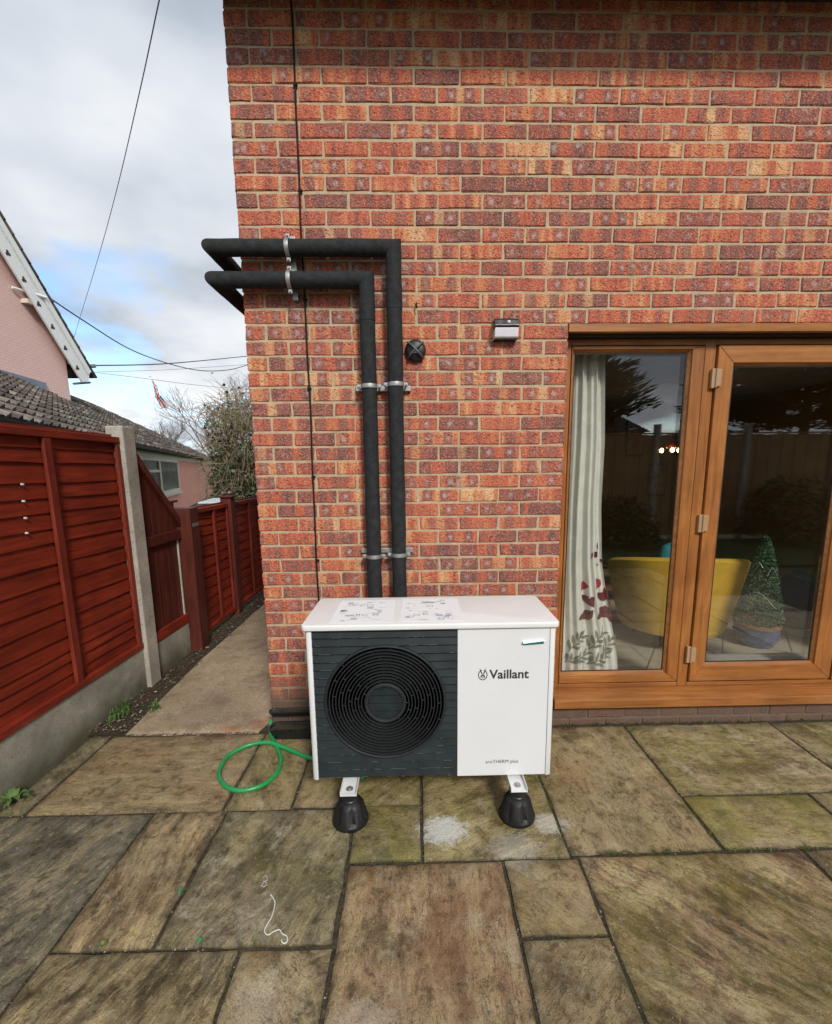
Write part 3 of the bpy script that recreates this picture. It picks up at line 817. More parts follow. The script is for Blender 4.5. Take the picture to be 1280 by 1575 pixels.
# ------------------------------------------------------------------ the room behind the glass
FL = .12
struct(MB().box(.1, 5.6, .104, 4.8, FL - .05, FL).build('room_floor', 'room_tile'))
struct(MB().box(.104, 5.6, .16, 4.8, 2.48, 2.56).build('room_ceiling', 'ceiling_white'))
struct(MB().box(.104, 5.7, 4.8, 4.9, FL - .05, 2.56).build('room_wall_back', 'room_plaster'))
struct(MB().box(5.6, 5.7, .104, 4.799, FL - .05, 2.56).build('room_wall_right', 'room_plaster'))
struct(MB().box(.104, .20, .104, 4.799, FL + .001, 2.479).build('room_wall_left', 'room_plaster'))
struct(MB().box(.201, JAMB - .01, .104, .20, FL + .001, 2.479).build('room_wall_front', 'room_plaster'))
struct(MB().box(JAMB - .009, 5.599, .152, .20, 2.236, 2.479).build('room_lintel', 'room_plaster'))

# ------------------------------------------------------------------ heat pump
HP = empty('heat_pump', (.94, -.5, 0), 'white heat pump unit with a dark slatted fan front standing on rubber feet', 'heat pump')
HX0, HX1, HY0, HY1, HZ0, HZ1 = .402, 1.478, -.690, -.305, .170, .8675
DIV = 1.0515
c = MB(); c.box(HX0 + .002, HX0 + .018, HY0 + .03, HY1, HZ0, HZ1); c.box(HX0 + .018, DIV, HY1 - .012, HY1, HZ0, HZ1); c.box(HX0 + .018, DIV, HY0 + .014, HY1 - .012, HZ0, HZ0 + .012)
c.box(DIV, HX1 - .002, HY0 + .03, HY1, HZ0, HZ1)
c.build('casing', 'white_enamel', HP, bevel=.003)
def rounded_post(x0, x1, side):
    r = .016; pl = []
    if side < 0:
        for k in range(7):
            a = PI + PI / 2 * k / 6; pl.append((x0 + r + r * math.cos(a), HY0 + r + r * math.sin(a)))
        pl += [(x1, HY0), (x1, HY0 + .029), (x0, HY0 + .029)]
    else:
        pl = [(x0, HY0 + .029), (x0, HY0)]
        for k in range(7):
            a = -PI / 2 + PI / 2 * k / 6; pl.append((x1 - r + r * math.cos(a), HY0 + r + r * math.sin(a)))
        pl.append((x1, HY0 + .029))
    MB().prism([(p[0], p[1], HZ0 - .004) for p in pl], (0, 0, HZ1 - HZ0 + .003)).build('corner_post', 'white_enamel', HP, bevel=.0015, smooth=40)
rounded_post(HX0, .4285, -1); rounded_post(1.4525, HX1, 1)
MB().box(DIV + .001, 1.4503, HY0, HY0 + .029, HZ0 - .001, HZ1 - .001).build('front_panel', 'white_enamel', HP, bevel=.0025)
FC = Vector((.7365, 0, .534)); FR = .268
NS = 19; zs0, zs1 = HZ0 + .003, HZ1 - .002
pit = (zs1 - zs0) / NS
for k in range(NS):
    a, b = zs0 + k * pit + .0030, zs0 + (k + 1) * pit - .0030
    zz = [a + (b - a) * i / 4 for i in range(5)]
    def xc(z):
        d = (FR - .006) ** 2 - (z - FC.z) ** 2
        return math.sqrt(d) if d > 0 else 0
    def plate(poly):     # the top edge leans back a little, so each slat throws its own line
        n = len(poly); mb = MB()
        fr = [(p[0], HY0 + .001 + .009 * (p[1] - a) / (b - a), p[1]) for p in poly]; bk = [(p[0], HY0 + .013, p[1]) for p in poly]
        mb.add(fr + bk, [tuple(range(n)), tuple(range(2 * n - 1, n - 1, -1))] + [(i, (i + 1) % n, n + (i + 1) % n, n + i) for i in range(n)])
        mb.build('slat', 'slat_anthracite', HP)
    if max(xc(z) for z in zz) < .01:
        plate([(.4295, a), (DIV - .0005, a), (DIV - .0005, b), (.4295, b)])
    else:
        plate([(.4295, a)] + [(FC.x - xc(z), z) for z in zz] + [(.4295, b)])
        plate([(FC.x + xc(z), z) for z in zz] + [(DIV - .0005, b), (DIV - .0005, a)])
# fan chamber, fan, guard
ch = MB(); ch.lathe([(FR - .004, HY0 + .012), (FR - .004, HY0 + .17), (.001, HY0 + .17)], FC, 48, 'y'); ch.build('fan_chamber', 'fan_black', HP, smooth=40)
fan = MB(); fan.lathe([(.06, HY0 + .06), (.06, HY0 + .13), (.001, HY0 + .13)], FC, 24, 'y'); fan.lathe([(.001, HY0 + .055), (.06, HY0 + .06)], FC, 24, 'y')
for k in range(4):
    A = 2 * PI * k / 4 + .4; vs = []; nr, na = 6, 6
    for i in range(nr + 1):
        r = .055 + (.24 - .055) * i / nr
        for j in range(na + 1):
            th = A + (.95 * j / na) + .25 * (i / nr); yv = HY0 + .06 + .065 * j / na
            vs.append((FC.x + r * math.cos(th), yv, FC.z + r * math.sin(th)))
    fan.add(vs, [(i * (na + 1) + j, i * (na + 1) + j + 1, (i + 1) * (na + 1) + j + 1, (i + 1) * (na + 1) + j) for i in range(nr) for j in range(na)])
fan.build('fan', 'fan_black', HP, smooth=40)
gd = MB()
gd.lathe([(.254, HY0 + .010), (.255, HY0 - .004), (.259, HY0 - .008), (.264, HY0 - .006), (.2675, HY0 + .001), (.2675, HY0 + .012), (.254, HY0 + .010)], FC, 72, 'y')
gd.lathe([(.074, HY0 + .004), (.076, HY0 - .010), (.086, HY0 - .013), (.092, HY0 - .006), (.092, HY0 + .010), (.074, HY0 + .004)], FC, 48, 'y')
rings = [.1035 + i * .0140 for i in range(11)]
for r in rings:
    gd.lathe([(r - .0022, HY0 + .004), (r - .0018, HY0 - .008), (r + .0018, HY0 - .008), (r + .0022, HY0 + .004), (r - .0022, HY0 + .004)], FC, 72, 'y')
allr = [.092] + rings + [.2545]
for i in range(len(allr) - 1):
    for k in range(7):
        th = (i * 1.13 + k * 2 * PI / 7 + .35 * (i % 3)) % (2 * PI); r0, r1 = allr[i], allr[i + 1]
        d = Vector((math.cos(th), 0, math.sin(th))); p0 = FC + d * r0 + Vector((0, HY0 - .004, 0)); p1 = FC + d * r1 + Vector((0, HY0 - .004, 0))
        gd.tube([p0, p1], .0019, 4)
gd.build('fan_guard', 'guard_plastic', HP, smooth=35)
hub = MB()
for k in range(4):
    a = -.0725 + k * .0363; b = a + .0338; zz = [a + (b - a) * i / 5 for i in range(6)]
    R_ = .074; pl = [(FC.x - math.sqrt(max(0, R_ ** 2 - z * z)), FC.z + z) for z in zz] + [(FC.x + math.sqrt(max(0, R_ ** 2 - z * z)), FC.z + z) for z in reversed(zz)]
    hub.prism([(p[0], HY0 - .004, p[1]) for p in pl], (0, .01, 0))
hub.build('hub_cap', 'slat_anthracite', HP)
dw = MB(); random.seed(77)     # short pale grey dashes along the lower edges of the slats
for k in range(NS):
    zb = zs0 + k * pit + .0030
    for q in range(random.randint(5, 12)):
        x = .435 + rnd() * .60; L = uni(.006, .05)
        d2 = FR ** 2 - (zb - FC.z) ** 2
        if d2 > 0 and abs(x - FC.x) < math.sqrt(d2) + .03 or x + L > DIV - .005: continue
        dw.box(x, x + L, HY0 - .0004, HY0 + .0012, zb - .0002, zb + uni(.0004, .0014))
dw.build('pale_dashes', 'dash_grey', HP, kind='stuff'); random.seed(4)
# lid
def rrect(x0, x1, y0, y1, r, n=6):
    pl = []
    for cx, cy, a0 in ((x1 - r, y1 - r, 0), (x0 + r, y1 - r, PI / 2), (x0 + r, y0 + r, PI), (x1 - r, y0 + r, 1.5 * PI)):
        for k in range(n + 1):
            a = a0 + PI / 2 * k / n; pl.append((cx + r * math.cos(a), cy + r * math.sin(a)))
    return pl
LZ = .8935
MB().prism([(p[0], p[1], HZ1 + .0005) for p in rrect(.387, 1.490, -.702, -.283, .022)], (0, 0, LZ - HZ1 - .0005)).build('lid', 'lid_enamel', HP, bevel=.0055, seg=3, smooth=35)
# paper sheets with printed diagrams on the lid
def sheet(x0, x1, y0, y1, seed):
    random.seed(seed)
    s = MB().box(x0, x1, y0, y1, LZ + .0003, LZ + .0012).build('label_sheet', 'paper', HP)
    pr = MB(); zt, zb = LZ + .0017, LZ + .0013
    def st(xa, ya, xb, yb, w=.0012):
        d = Vector((xb - xa, yb - ya, 0)); L = d.length; d.normalize(); n = Vector((-d.y, d.x, 0)) * w
        pr.prism([(xa + n.x, ya + n.y, zb), (xa - n.x, ya - n.y, zb), (xb - n.x, yb - n.y, zb), (xb + n.x, yb + n.y, zb)], (0, 0, zt - zb))
    W_, H_ = x1 - x0, y1 - y0
    for k in range(46):
        x, y = x0 + .02 + rnd() * (W_ - .085), y0 + .02 + rnd() * (H_ - .05); t_ = rnd()
        if t_ < .45:
            for q in range(random.randint(2, 6)):
                xx = x + q * .007 + uni(0, .002); st(xx, y, xx + uni(.002, .005), y + uni(-.002, .002), .0013)
        elif t_ < .75:
            px_, py_ = x, y
            for q in range(random.randint(2, 5)):
                nx_, ny_ = px_ + uni(-.016, .022), py_ + uni(-.010, .010)
                nx_ = min(max(nx_, x0 + .008), x1 - .008); ny_ = min(max(ny_, y0 + .008), y1 - .008); st(px_, py_, nx_, ny_, .0008); px_, py_ = nx_, ny_
        else:
            w, h = uni(.012, .03), uni(.012, .03)
            st(x, y, x + w, y); st(x, y + h, x + w, y + h); st(x, y, x, y + h); st(x + w, y, x + w, y + h)
            if rnd() < .5:
                for q in range(3): st(x + .003, y + h * (q + 1) / 4, x + w - .003, y + h * (q + 1) / 4, .0009)
    pr.build('printed_diagram', 'print_grey', s)
sheet(.503, .776, -.672, -.335, 5); sheet(.806, 1.082, -.668, -.322, 9)
MB().box(.778, .804, -.67, -.33, LZ + .0002, LZ + .0008).build('label_fold', 'lid_enamel', HP)
random.seed(4)
# lettering
def text(body, x0, x1, zc, h_override=None, bold=.0, parent=None, mat='logo_grey', y=HY0):
    cu = bpy.data.curves.new('txt', 'FONT'); cu.body = body; cu.size = 1; cu.offset = bold; cu.resolution_u = 4; cu.extrude = .0
    to = bpy.data.objects.new('txt', cu); COL.objects.link(to)
    bpy.context.view_layer.update()
    me = bpy.data.meshes.new_from_object(to.evaluated_get(bpy.context.evaluated_depsgraph_get()))
    bpy.data.objects.remove(to)
    xs = [v.co.x for v in me.vertices]; a, b = min(xs), max(xs); k = (x1 - x0) / (b - a)
    kz = k if h_override is None else h_override
    mb = MB()
    vs = [(x0 + (v.co.x - a) * k, y - .0008, zc + v.co.y * kz) for v in me.vertices]
    mb.add(vs, [tuple(p.vertices) for p in me.polygons])
    o = mb.build('lettering', mat, parent or HP); bpy.data.meshes.remove(me); return o
text('Vaillant', 1.1905, 1.3640, .6375, bold=.022)
text('aroTHERM plus', 1.180, 1.327, .2310, bold=.0)
em = MB(); ec = Vector((1.1625, HY0 - .0009, .655))
for k in range(28):
    a, b = 2 * PI * k / 28, 2 * PI * (k + 1) / 28
    if PI / 2 - .22 < (a + b) / 2 < PI / 2 + .22: continue
    q = lambda t, rx, rz: (ec.x + rx * math.cos(t), ec.y, ec.z + rz * math.sin(t))
    em.add([q(a, .0205, .0245), q(b, .0205, .0245), q(b, .0170, .0208), q(a, .0170, .0208)], [(0, 1, 2, 3)])
def blade(pts): em.add([(ec.x + p[0], ec.y, ec.z + p[1]) for p in pts], [tuple(range(len(pts)))])
for s in (-1, 1):
    blade([(s * .001, .006), (s * .011, .027), (s * .0145, .030), (s * .012, .022), (s * .006, .004)])
    blade([(s * .003, .0), (s * .0085, -.002), (s * .0095, -.010), (s * .007, -.016), (s * .0045, -.009)])
    blade([(s * .0005, .004), (s * .005, .001), (s * .003, -.004), (s * .0005, -.006)])
blade([(-.0012, -.006), (.0012, -.006), (.0008, -.018), (-.0008, -.018)])
em.build('emblem', 'logo_grey', HP)
# strip of tape peeling off the front
t1 = MB(); t1.prism([(1.334, HY0 - .0005, .7875), (1.424, HY0 - .0005, .7935), (1.424, HY0 - .0005, .806), (1.334, HY0 - .0005, .803)], (0, -.0015, 0))
tp = t1.build('tape_strip', 'tape_teal', HP)
cv = MB(); n = 8; vs = []
for i in range(n + 1):
    s = i / n; x = 1.332 + .098 * s; zb = .8035 + .004 * s
    vs += [(x, HY0 - .0022, zb), (x, HY0 - .010, zb + .004 + .004 * s), (x, HY0 - .014 - .003 * s, zb - .004 + .008 * s)]
cv.add(vs, [(i * 3 + j, i * 3 + j + 1, i * 3 + j + 4, i * 3 + j + 3) for i in range(n) for j in range(2)])
cv.build('curled_backing', 'tape_backing', tp, smooth=True)
# bolt heads under the lid, feet
for xf in (.573, 1.316):
    br = MB(); x0, x1 = xf - .036, xf + .036
    br.box(x0, x1, -.778, -.29, .149, .152); br.box(x0, x0 + .003, -.776, -.29, .152, .1685); br.box(x1 - .003, x1, -.776, -.29, .152, .1685)
    b_ = br.build('foot_rail', 'white_bracket', HP, bevel=.001)
    sc = MB(); sc.lathe([(.016, .152), (.016, .1545), (.009, .1550), (.009, .161), (.001, .161)], (xf, -.735, 0), 14); sc.build('bolt', 'galvanised', b_, smooth=35)
    for yf in (-.737, -.335):
        ft = MB(); n = 40; prof = [(.078, 0), (.080, .006), (.079, .018), (.074, .030), (.060, .085), (.050, .098), (.036, .106), (.034, .112), (.034, .140), (.030, .148), (.001, .148)]
        base = len(ft.v)
        for (r, h) in prof:
            for k in range(n):
                a = 2 * PI * k / n; lob = 1.0
                if .02 < h < .09: lob = 1 - .20 * max(0, math.cos(6 * a + PI / 2)) ** 2 * (1 if h < .06 else .7)
                ft.v.append((xf + r * lob * math.cos(a), yf + r * lob * math.sin(a), h))
        for i in range(len(prof) - 1):
            for k in range(n):
                l = (k + 1) % n; ft.f.append((base + i * n + k, base + i * n + l, base + (i + 1) * n + l, base + (i + 1) * n + k))
        fo = ft.build('rubber_foot', 'rubber', HP, smooth=38)
        if yf < -.5:
            nb = MB(); nb.lathe([(.038, .108), (.038, .113), (.0355, .116), (.0355, .135), (.038, .138), (.038, .144)], (xf, yf, 0), 20); nb.build('collar', 'black_plastic', fo, smooth=35)

# ------------------------------------------------------------------ insulated pipes on the wall
def mitre(path, r, n=20):
    path = [Vector(p) for p in path]; dirs = [(path[i + 1] - path[i]).normalized() for i in range(len(path) - 1)]
    d = dirs[0]; up = Vector((0, 0, 1)) if abs(d.z) < .9 else Vector((1, 0, 0))
    x = d.cross(up).normalized(); y = x.cross(d)
    ring = [path[0] + (x * math.cos(2 * PI * k / n) + y * math.sin(2 * PI * k / n)) * r for k in range(n)]
    out = [ring]
    for i in range(1, len(path)):
        d = dirs[i - 1]; nn = d if i == len(path) - 1 else (dirs[i - 1] + dirs[i]).normalized()
        ring = [q + d * ((path[i] - q).dot(nn) / d.dot(nn)) for q in ring]; out.append(ring)
    return out
YP = -.068
def pipe_run(name, label, xc_, ztop, xret, r, zbot):
    root = empty(name, (xc_, YP, ztop), label, 'pipe', 'insulated heat pump pipes')
    rings = mitre([(xret, 1.2, ztop), (xret, YP, ztop), (xc_, YP, ztop), (xc_, YP, zbot)], r)
    for i, nm in enumerate(('return_section', 'horizontal_section', 'vertical_section')):
        A, B = rings[i], rings[i + 1]; n = len(A); m = 30; mb = MB(); so = uni(0, 50)
        base = 0
        for j in range(m + 1):
            t = j / m
            for k in range(n):
                q = A[k].lerp(B[k], t)
                if 0 < j < m:
                    cc = (sum(A, Vector()) / n).lerp(sum(B, Vector()) / n, t)
                    q = q + (q - cc).normalized() * (.0030 * mnoise.noise(q * 7 + Vector((so, 0, 0))) + .0012 * mnoise.noise(q * 22))
                mb.v.append(tuple(q))
        for j in range(m):
            for k in range(n):
                l = (k + 1) % n; mb.f.append((j * n + k, j * n + l, (j + 1) * n + l, (j + 1) * n + k))
        mb.f.append(tuple(range(n))); mb.f.append(tuple(m * n + k for k in range(n)))
        mb.build(nm, 'foam_insulation', root, smooth=40)
    return root
p_in = pipe_run('insulated_pipe', 'black foam pipe bending down closer to the corner, its horizontal run the lower one', .645, 2.479, -.103, .0395, .45)
p_out = pipe_run('insulated_pipe', 'black foam pipe bending down further right, its horizontal run the upper one', .783, 2.626, -.106, .0395, .45)
def collar(root, c, ax, r, w):
    p = [(r - .002, -w), (r, -w), (r, w), (r - .002, w)]
    MB().lathe(p, c, 22, ax).build('overlap_collar', 'foam_insulation', root, smooth=40)
collar(p_in, (.315, YP, 2.479), 'x', .0412, .02); collar(p_in, (.645, YP, 2.335), 'z', .0408, .05); collar(p_out, (.783, YP, 2.40), 'z', .0408, .06)
collar(p_in, (.645, YP, 1.29), 'z', .0405, .08); collar(p_out, (.783, YP, 1.36), 'z', .0405, .10)
def bracket(label, rail_box, rings_):
    root = empty('pipe_bracket', ((rail_box[0] + rail_box[1]) / 2, -.01, (rail_box[2] + rail_box[3]) / 2), label, 'bracket', 'pipe brackets on the wall')
    x0, x1, z0, z1 = rail_box
    rl = MB(); rl.box(x0, x1, -.0245, -.002, z0, z1); rl.build('rail', 'galvanised', root, bevel=.002)
    for (cx, cz, ax) in rings_:
        cl = MB(); p = [(.0402, -.010), (.0432, -.010), (.0438, -.004), (.0438, .004), (.0432, .010), (.0402, .010), (.0402, -.010)]
        cl.lathe(p, (cx, YP, cz), 28, ax)
        c_ = cl.build('clamp', 'galvanised', root, smooth=35)
        for s in (-1, 1):
            e = MB()
            if ax == 'z':
                e.box(cx + s * .052 - .011, cx + s * .052 + .011, YP - .004, YP + .004, cz - .010, cz + .010); e.tube([(cx + s * .054, YP - .014, cz), (cx + s * .054, YP + .012, cz)], .0062, 8)
                e.box(cx + s * .052 - .004, cx + s * .052 + .004, YP, -.024, cz - .004, cz + .004)
            else:
                e.box(cx - .010, cx + .010, YP - .004, YP + .004, cz + s * .052 - .011, cz + s * .052 + .011); e.tube([(cx, YP - .014, cz + s * .054), (cx, YP + .012, cz + s * .054)], .0062, 8)
                e.box(cx - .004, cx + .004, YP, -.024, cz + s * .052 - .004, cz + s * .052 + .004)
            e.build('screw_ear', 'galvanised', c_, bevel=.0012)
    return root
bracket('steel bracket clamping the two horizontal pipe runs near the house corner', (.262, .290, 2.40, 2.70), [(.263, 2.626, 'x'), (.263, 2.479, 'x')])
bracket('upper steel bracket clamping the two vertical pipes', (.57, .86, 1.95, 1.978), [(.645, 1.966, 'z'), (.783, 1.975, 'z')])
bracket('lower steel bracket clamping the two vertical pipes above the heat pump', (.57, .86, 1.078, 1.104), [(.645, 1.068, 'z'), (.783, 1.075, 'z')])

# cable clipped to the wall
cb = empty('wall_cable', (.32, 0, .6), 'thin black cable clipped down the brick wall near the corner', 'cable')
cp = [(.3225, -.0065, 3.732)] + [(.3225 - .0075 * (3.7 - z) / 2.9 + .0022 * math.sin(z * 4.1) + .0015 * math.sin(z * 11), -.0065, z) for z in [3.6 - .1 * i for i in range(31)]]
MB().tube(cp, .0048, 6).build('cable', 'cable_black', cb, smooth=True)
for z in (3.371, 2.913, 2.41, 1.97, 1.505, 1.036):
    x = .3225 - .0075 * (3.7 - z) / 2.9
    k = MB(); k.box(x - .0075, x + .010, -.0135, -.0005, z - .006, z + .006); k.tube([(x + .010, -.016, z), (x + .010, 0, z)], .004, 8); k.build('cable_clip', 'cable_black', cb, bevel=.001)

# round black fitting with crossed straps
rf_ = empty('round_wall_fitting', (.887, 0, 2.156), 'round black plastic wall fitting with crossed straps right of the pipes', 'wall fitting')
MB().lathe([(.056, -.001), (.056, -.012), (.051, -.024), (.040, -.031), (.001, -.034)], (.887, 0, 2.156), 32, 'y').build('cap', 'black_plastic', rf_, smooth=35)
for s in (-1, 1):
    st = []
    for i in range(11):
        t = -1 + 2 * i / 10; st.append((.887 + s * t * .040, -.036 - .012 * (1 - t * t) + (.020 * max(0, abs(t) - .75) / .25), 2.156 + t * .040))
    MB().tube(st, .0062, 6).build('strap', 'strap_grey', rf_, smooth=True)
MB().prism([(.875, -.036, 2.139), (.901, -.036, 2.139), (.888, -.036, 2.152)], (0, -.004, 0)).build('tab', 'tape_backing', rf_)
MB().tube([(.895, -.001, 2.39), (.895, -.02, 2.388), (.895, -.024, 2.372), (.897, -.02, 2.362)], .004, 6).build('hook', 'cable_black', None, smooth=True)
tag(bpy.data.objects['hook'], 'small dark hook screwed into the brickwork above the round fitting', 'hook')
# solar wall light
wlr = empty('wall_light', (1.36, 0, 2.21), 'small black wall light with pale diffuser left of the patio door', 'light')
sh = MB(); sh.prism([(1.297, -.001, 2.256), (1.297, -.064, 2.258), (1.297, -.068, 2.266), (1.297, -.058, 2.294), (1.297, -.046, 2.304), (1.297, -.001, 2.306)], (.126, 0, 0)); sh.build('shell', 'light_shell', wlr, bevel=.002)
df = MB(); df.prism([(1.299, -.001, 2.2555), (1.299, -.062, 2.2555), (1.299, -.052, 2.214), (1.299, -.044, 2.208), (1.299, -.001, 2.208)], (.122, 0, 0)); df.build('diffuser', 'light_diffuser', wlr, bevel=.002)
MB().box(1.300, 1.421, -.040, -.0006, 2.2035, 2.2075).build('base_strip', 'light_shell', wlr)
MB().lathe([(.009, -.050), (.009, -.066), (.006, -.071), (.001, -.073)], (1.369, 0, 2.281), 14, 'y').build('sensor', 'light_diffuser', wlr, smooth=True)

# ------------------------------------------------------------------ troughs, hose, string
def trough(label, x0, x1, y0, y1, zb, zt, tilt):
    root = empty('plastic_trough', ((x0 + x1) / 2, (y0 + y1) / 2, zb), label, 'trough')
    r = min((y1 - y0), (x1 - x0)) / 2 - .002
    O = rrect(x0, x1, y0, y1, r, 8); cx, cy = (x0 + x1) / 2, (y0 + y1) / 2
    def ring(k, z): return [(cx + (p[0] - cx) * (1 - k / (x1 - x0) * 2), cy + (p[1] - cy) * (1 - k / (y1 - y0) * 2), z + tilt * (p[1] - y0)) for p in O]
    R = [ring(.016, zb), ring(.004, zt - .012), ring(.0, zt - .010), ring(.0, zt), ring(.010, zt), ring(.012, zt - .008), ring(.024, zb + .01)]
    n = len(O); mb = MB()
    for q in R: mb.v += q
    for i in range(len(R) - 1):
        for k in range(n):
            l = (k + 1) % n; mb.f.append((i * n + k, i * n + l, (i + 1) * n + l, (i + 1) * n + k))
    mb.f.append(tuple(range(n))); mb.f.append(tuple((len(R) - 1) * n + k for k in range(n)))
    b = mb.build('body', 'black_plastic', root, smooth=35)
    so = MB(); q = ring(.0115, zt - .014); so.add(q, [tuple(range(n))]); so.build('soil_fill', 'soil', root)
trough('black plastic trough on the ground in front, beside the hose end', .005, .62, -.125, -.022, .002, .064, 0)
t2 = empty('plastic_tray', (.3, -.01, .13), 'narrow black plastic tray hooked on the brickwork above the trough', 'tray')
O = rrect(-.004, .60, -.060, -.003, .027, 8); n = len(O); mb = MB()
cx, cy = .298, -.0315
def rg(k, z): return [(cx + (p[0] - cx) * (1 - 2 * k / .604), cy + (p[1] - cy) * (1 - 2 * k / .057), z) for p in O]
R = [rg(.010, .116), rg(.0, .134), rg(.0, .140), rg(.006, .140), rg(.008, .134), rg(.016, .120)]
for q in R: mb.v += q
for i in range(len(R) - 1):
    for k in range(n):
        l = (k + 1) % n; mb.f.append((i * n + k, i * n + l, (i + 1) * n + l, (i + 1) * n + k))
mb.f.append(tuple(range(n))); mb.f.append(tuple((len(R) - 1) * n + k for k in range(n)))
mb.build('tray_body', 'black_plastic', t2, smooth=35)
so = MB(); so.add(rg(.0085, .1335), [tuple(range(n))]); so.build('soil_fill', 'soil', t2)
MB().box(.02, .58, -.010, -.0005, .092, .107).build('back_flange', 'black_plastic', t2)

def spline(pts, k=8, closed=False):
    P = [Vector(p) for p in pts]; out = []; n = len(P)
    for i in range(n - 1):
        p0, p1, p2, p3 = P[max(i - 1, 0)], P[i], P[i + 1], P[min(i + 2, n - 1)]
        for j in range(k):
            t = j / k; out.append(.5 * ((2 * p1) + (-p0 + p2) * t + (2 * p0 - 5 * p1 + 4 * p2 - p3) * t * t + (-p0 + 3 * p1 - 3 * p2 + p3) * t ** 3))
    out.append(P[-1]); return out
HPX = [(560, 1196), (515, 1176), (472, 1164), (440, 1151), (412, 1142), (380, 1147), (350, 1164), (337, 1190), (347, 1209), (372, 1216), (405, 1207), (427, 1187), (432, 1166), (424, 1146), (416, 1126), (417, 1108)]
hz = [.012] * 3 + [.016, .026, .020] + [.012] * 6 + [.012, .011, .012, .05]
hp_ = []
for (u, v), z in zip(HPX, hz): hp_.append(gpt(u, v, z))
ho = MB().tube(spline(hp_, 8), .0112, 10).build('garden_hose', 'hose_green', None, smooth=True)
tag(ho, 'green garden hose lying in one loop left of the heat pump', 'hose')
sp = [gpt(u, v, .004) for u, v in [(416, 1376), (420, 1381), (423, 1390), (418, 1410), (411, 1422), (407, 1432), (412, 1438), (421, 1433), (430, 1430), (434, 1436), (441, 1440), (442, 1447), (438, 1451), (434, 1449), (433, 1445)]]
st = MB().tube(spline(sp, 5), .0022, 6).build('plastic_string', 'string_white', None, smooth=True); tag(st, 'white curled string lying on the patio slab', 'string')
sp = [gpt(u, v, .003) for u, v in [(404, 1350), (409, 1347), (411, 1353), (406, 1357), (402, 1362), (407, 1364), (410, 1358), (405, 1355)]]
st = MB().tube(spline(sp, 5), .0009, 5).build('thread_loop', 'string_white', None, smooth=True); tag(st, 'fine white thread curled in small rings above the string', 'thread')
q = gpt(278, 1370, .004); o = MB().box(q.x - .004, q.x + .004, q.y - .012, q.y + .008, .002, .009).build('green_offcut', 'hose_green', None, bevel=.002); tag(o, 'tiny green plastic scrap in the joint left of the string', 'scrap')
q = gpt(307, 1446, .004); o = MB().lathe([(.006, 0), (.008, .002), (.005, .004), (.004, .001)], (q.x, q.y, .004), 10).build('green_ring', 'hose_green', None, smooth=True); tag(o, 'tiny green plastic ring on the slab below the string', 'scrap')

# ------------------------------------------------------------------ fence on the left
FX = -1.12
def overlap_panel(label, y0, y1, zs, ztop, zbot, battens, group, wav=.006, xo=FX):
    root = empty('fence_panel', (xo, (y0 + y1) / 2, zbot), label, 'fence panel', group)
    edges = [ztop - .005] + zs + [zbot + .02]
    for k in range(len(edges) - 1):
        zt, zb = edges[k] + .022, edges[k + 1]
        n = 14; so = uni(0, 99); vs = []; tl = uni(-.006, .006)
        for i in range(n + 1):
            s = i / n; y = y0 + .02 + (y1 - y0 - .04) * s
            w = wav * mnoise.noise(Vector((y * 2.3, so, 0))) + wav * .7 * mnoise.noise(Vector((y * 6.3, so, 4))) + tl * (s - .5)
            bul = .003 * mnoise.noise(Vector((y * 3, so, 9)))
            vs += [(xo - .006, y, zt), (xo + .0070 + bul, y, zb + w), (xo + .0005 + bul, y, zb + w - .002), (xo - .014, y, zt)]
        fs = []
        for i in range(n):
            for j in range(4):
                l = (j + 1) % 4; fs.append((i * 4 + j, i * 4 + l, (i + 1) * 4 + l, (i + 1) * 4 + j))
        fs += [(0, 1, 2, 3), (n * 4 + 3, n * 4 + 2, n * 4 + 1, n * 4)]
        MB().add(vs, fs).build('slat', 'fence_stain', root)
    MB().box(xo - .012, xo + .034, y0 + .001, y1 - .001, ztop - .040, ztop).build('top_rail', 'fence_stain', root, bevel=.003)
    MB().box(xo - .012, xo + .036, y0 + .001, y1 - .001, zbot, zbot + .038).build('bottom_rail', 'fence_stain', root, bevel=.003)
    for (ya, w) in battens:
        MB().box(xo + .010, xo + .031, ya - w / 2, ya + w / 2, zbot + .0385, ztop - .0405).build('batten', 'fence_stain_upright', root, bevel=.004)
    return root
Z1 = [1.668, 1.594, 1.486, 1.404, 1.325, 1.237, 1.158, 1.042, .937, .823, .724, .624, .531, .47, .399]
big = overlap_panel('tall red stained overlap fence panel at the left edge', -1.225, .600, Z1, 1.766, .294, [(-.005, .052), (.582, .034), (-1.205, .034)], 'stained overlap fence panels')
for u, v in ((35, 745), (37, 771), (40, 797), (42, 820)):
    q = xpt(u, v, FX + .014); mb = MB(); mb.lathe([(.0058, -.008), (.0058, .003), (.001, .004)], (q.x, q.y, q.z), 10, 'x'); mb.build('knothole_light', 'string_white', big)  # daylight through knotholes, drawn as pale discs on the slats
overlap_panel('second tall red stained fence panel nearer the camera, past the left edge', -3.20, -1.375, [z + uni(-.01, .01) for z in Z1], 1.766, .294, [(-2.29, .045), (-1.395, .034), (-3.18, .034)], 'stained overlap fence panels')
def cpost(label, y0, y1, h, x0=FX - .06, x1=FX + .055):
    mb = MB(); mb.prism([(x0, y0, -.05), (x1, y0, -.05), (x1, y1, -.05), (x0, y1, -.05)], (0, 0, h + .05))
    o = mb.build('concrete_post', 'post_concrete', None, bevel=.008); tag(o, label, 'fence post', 'concrete fence posts'); return o
cpost('weathered concrete fence post between the tall panel and the sloping one', .604, .738, 1.842)
cpost('concrete fence post past the left edge of the picture', -1.37, -1.23, 1.842)
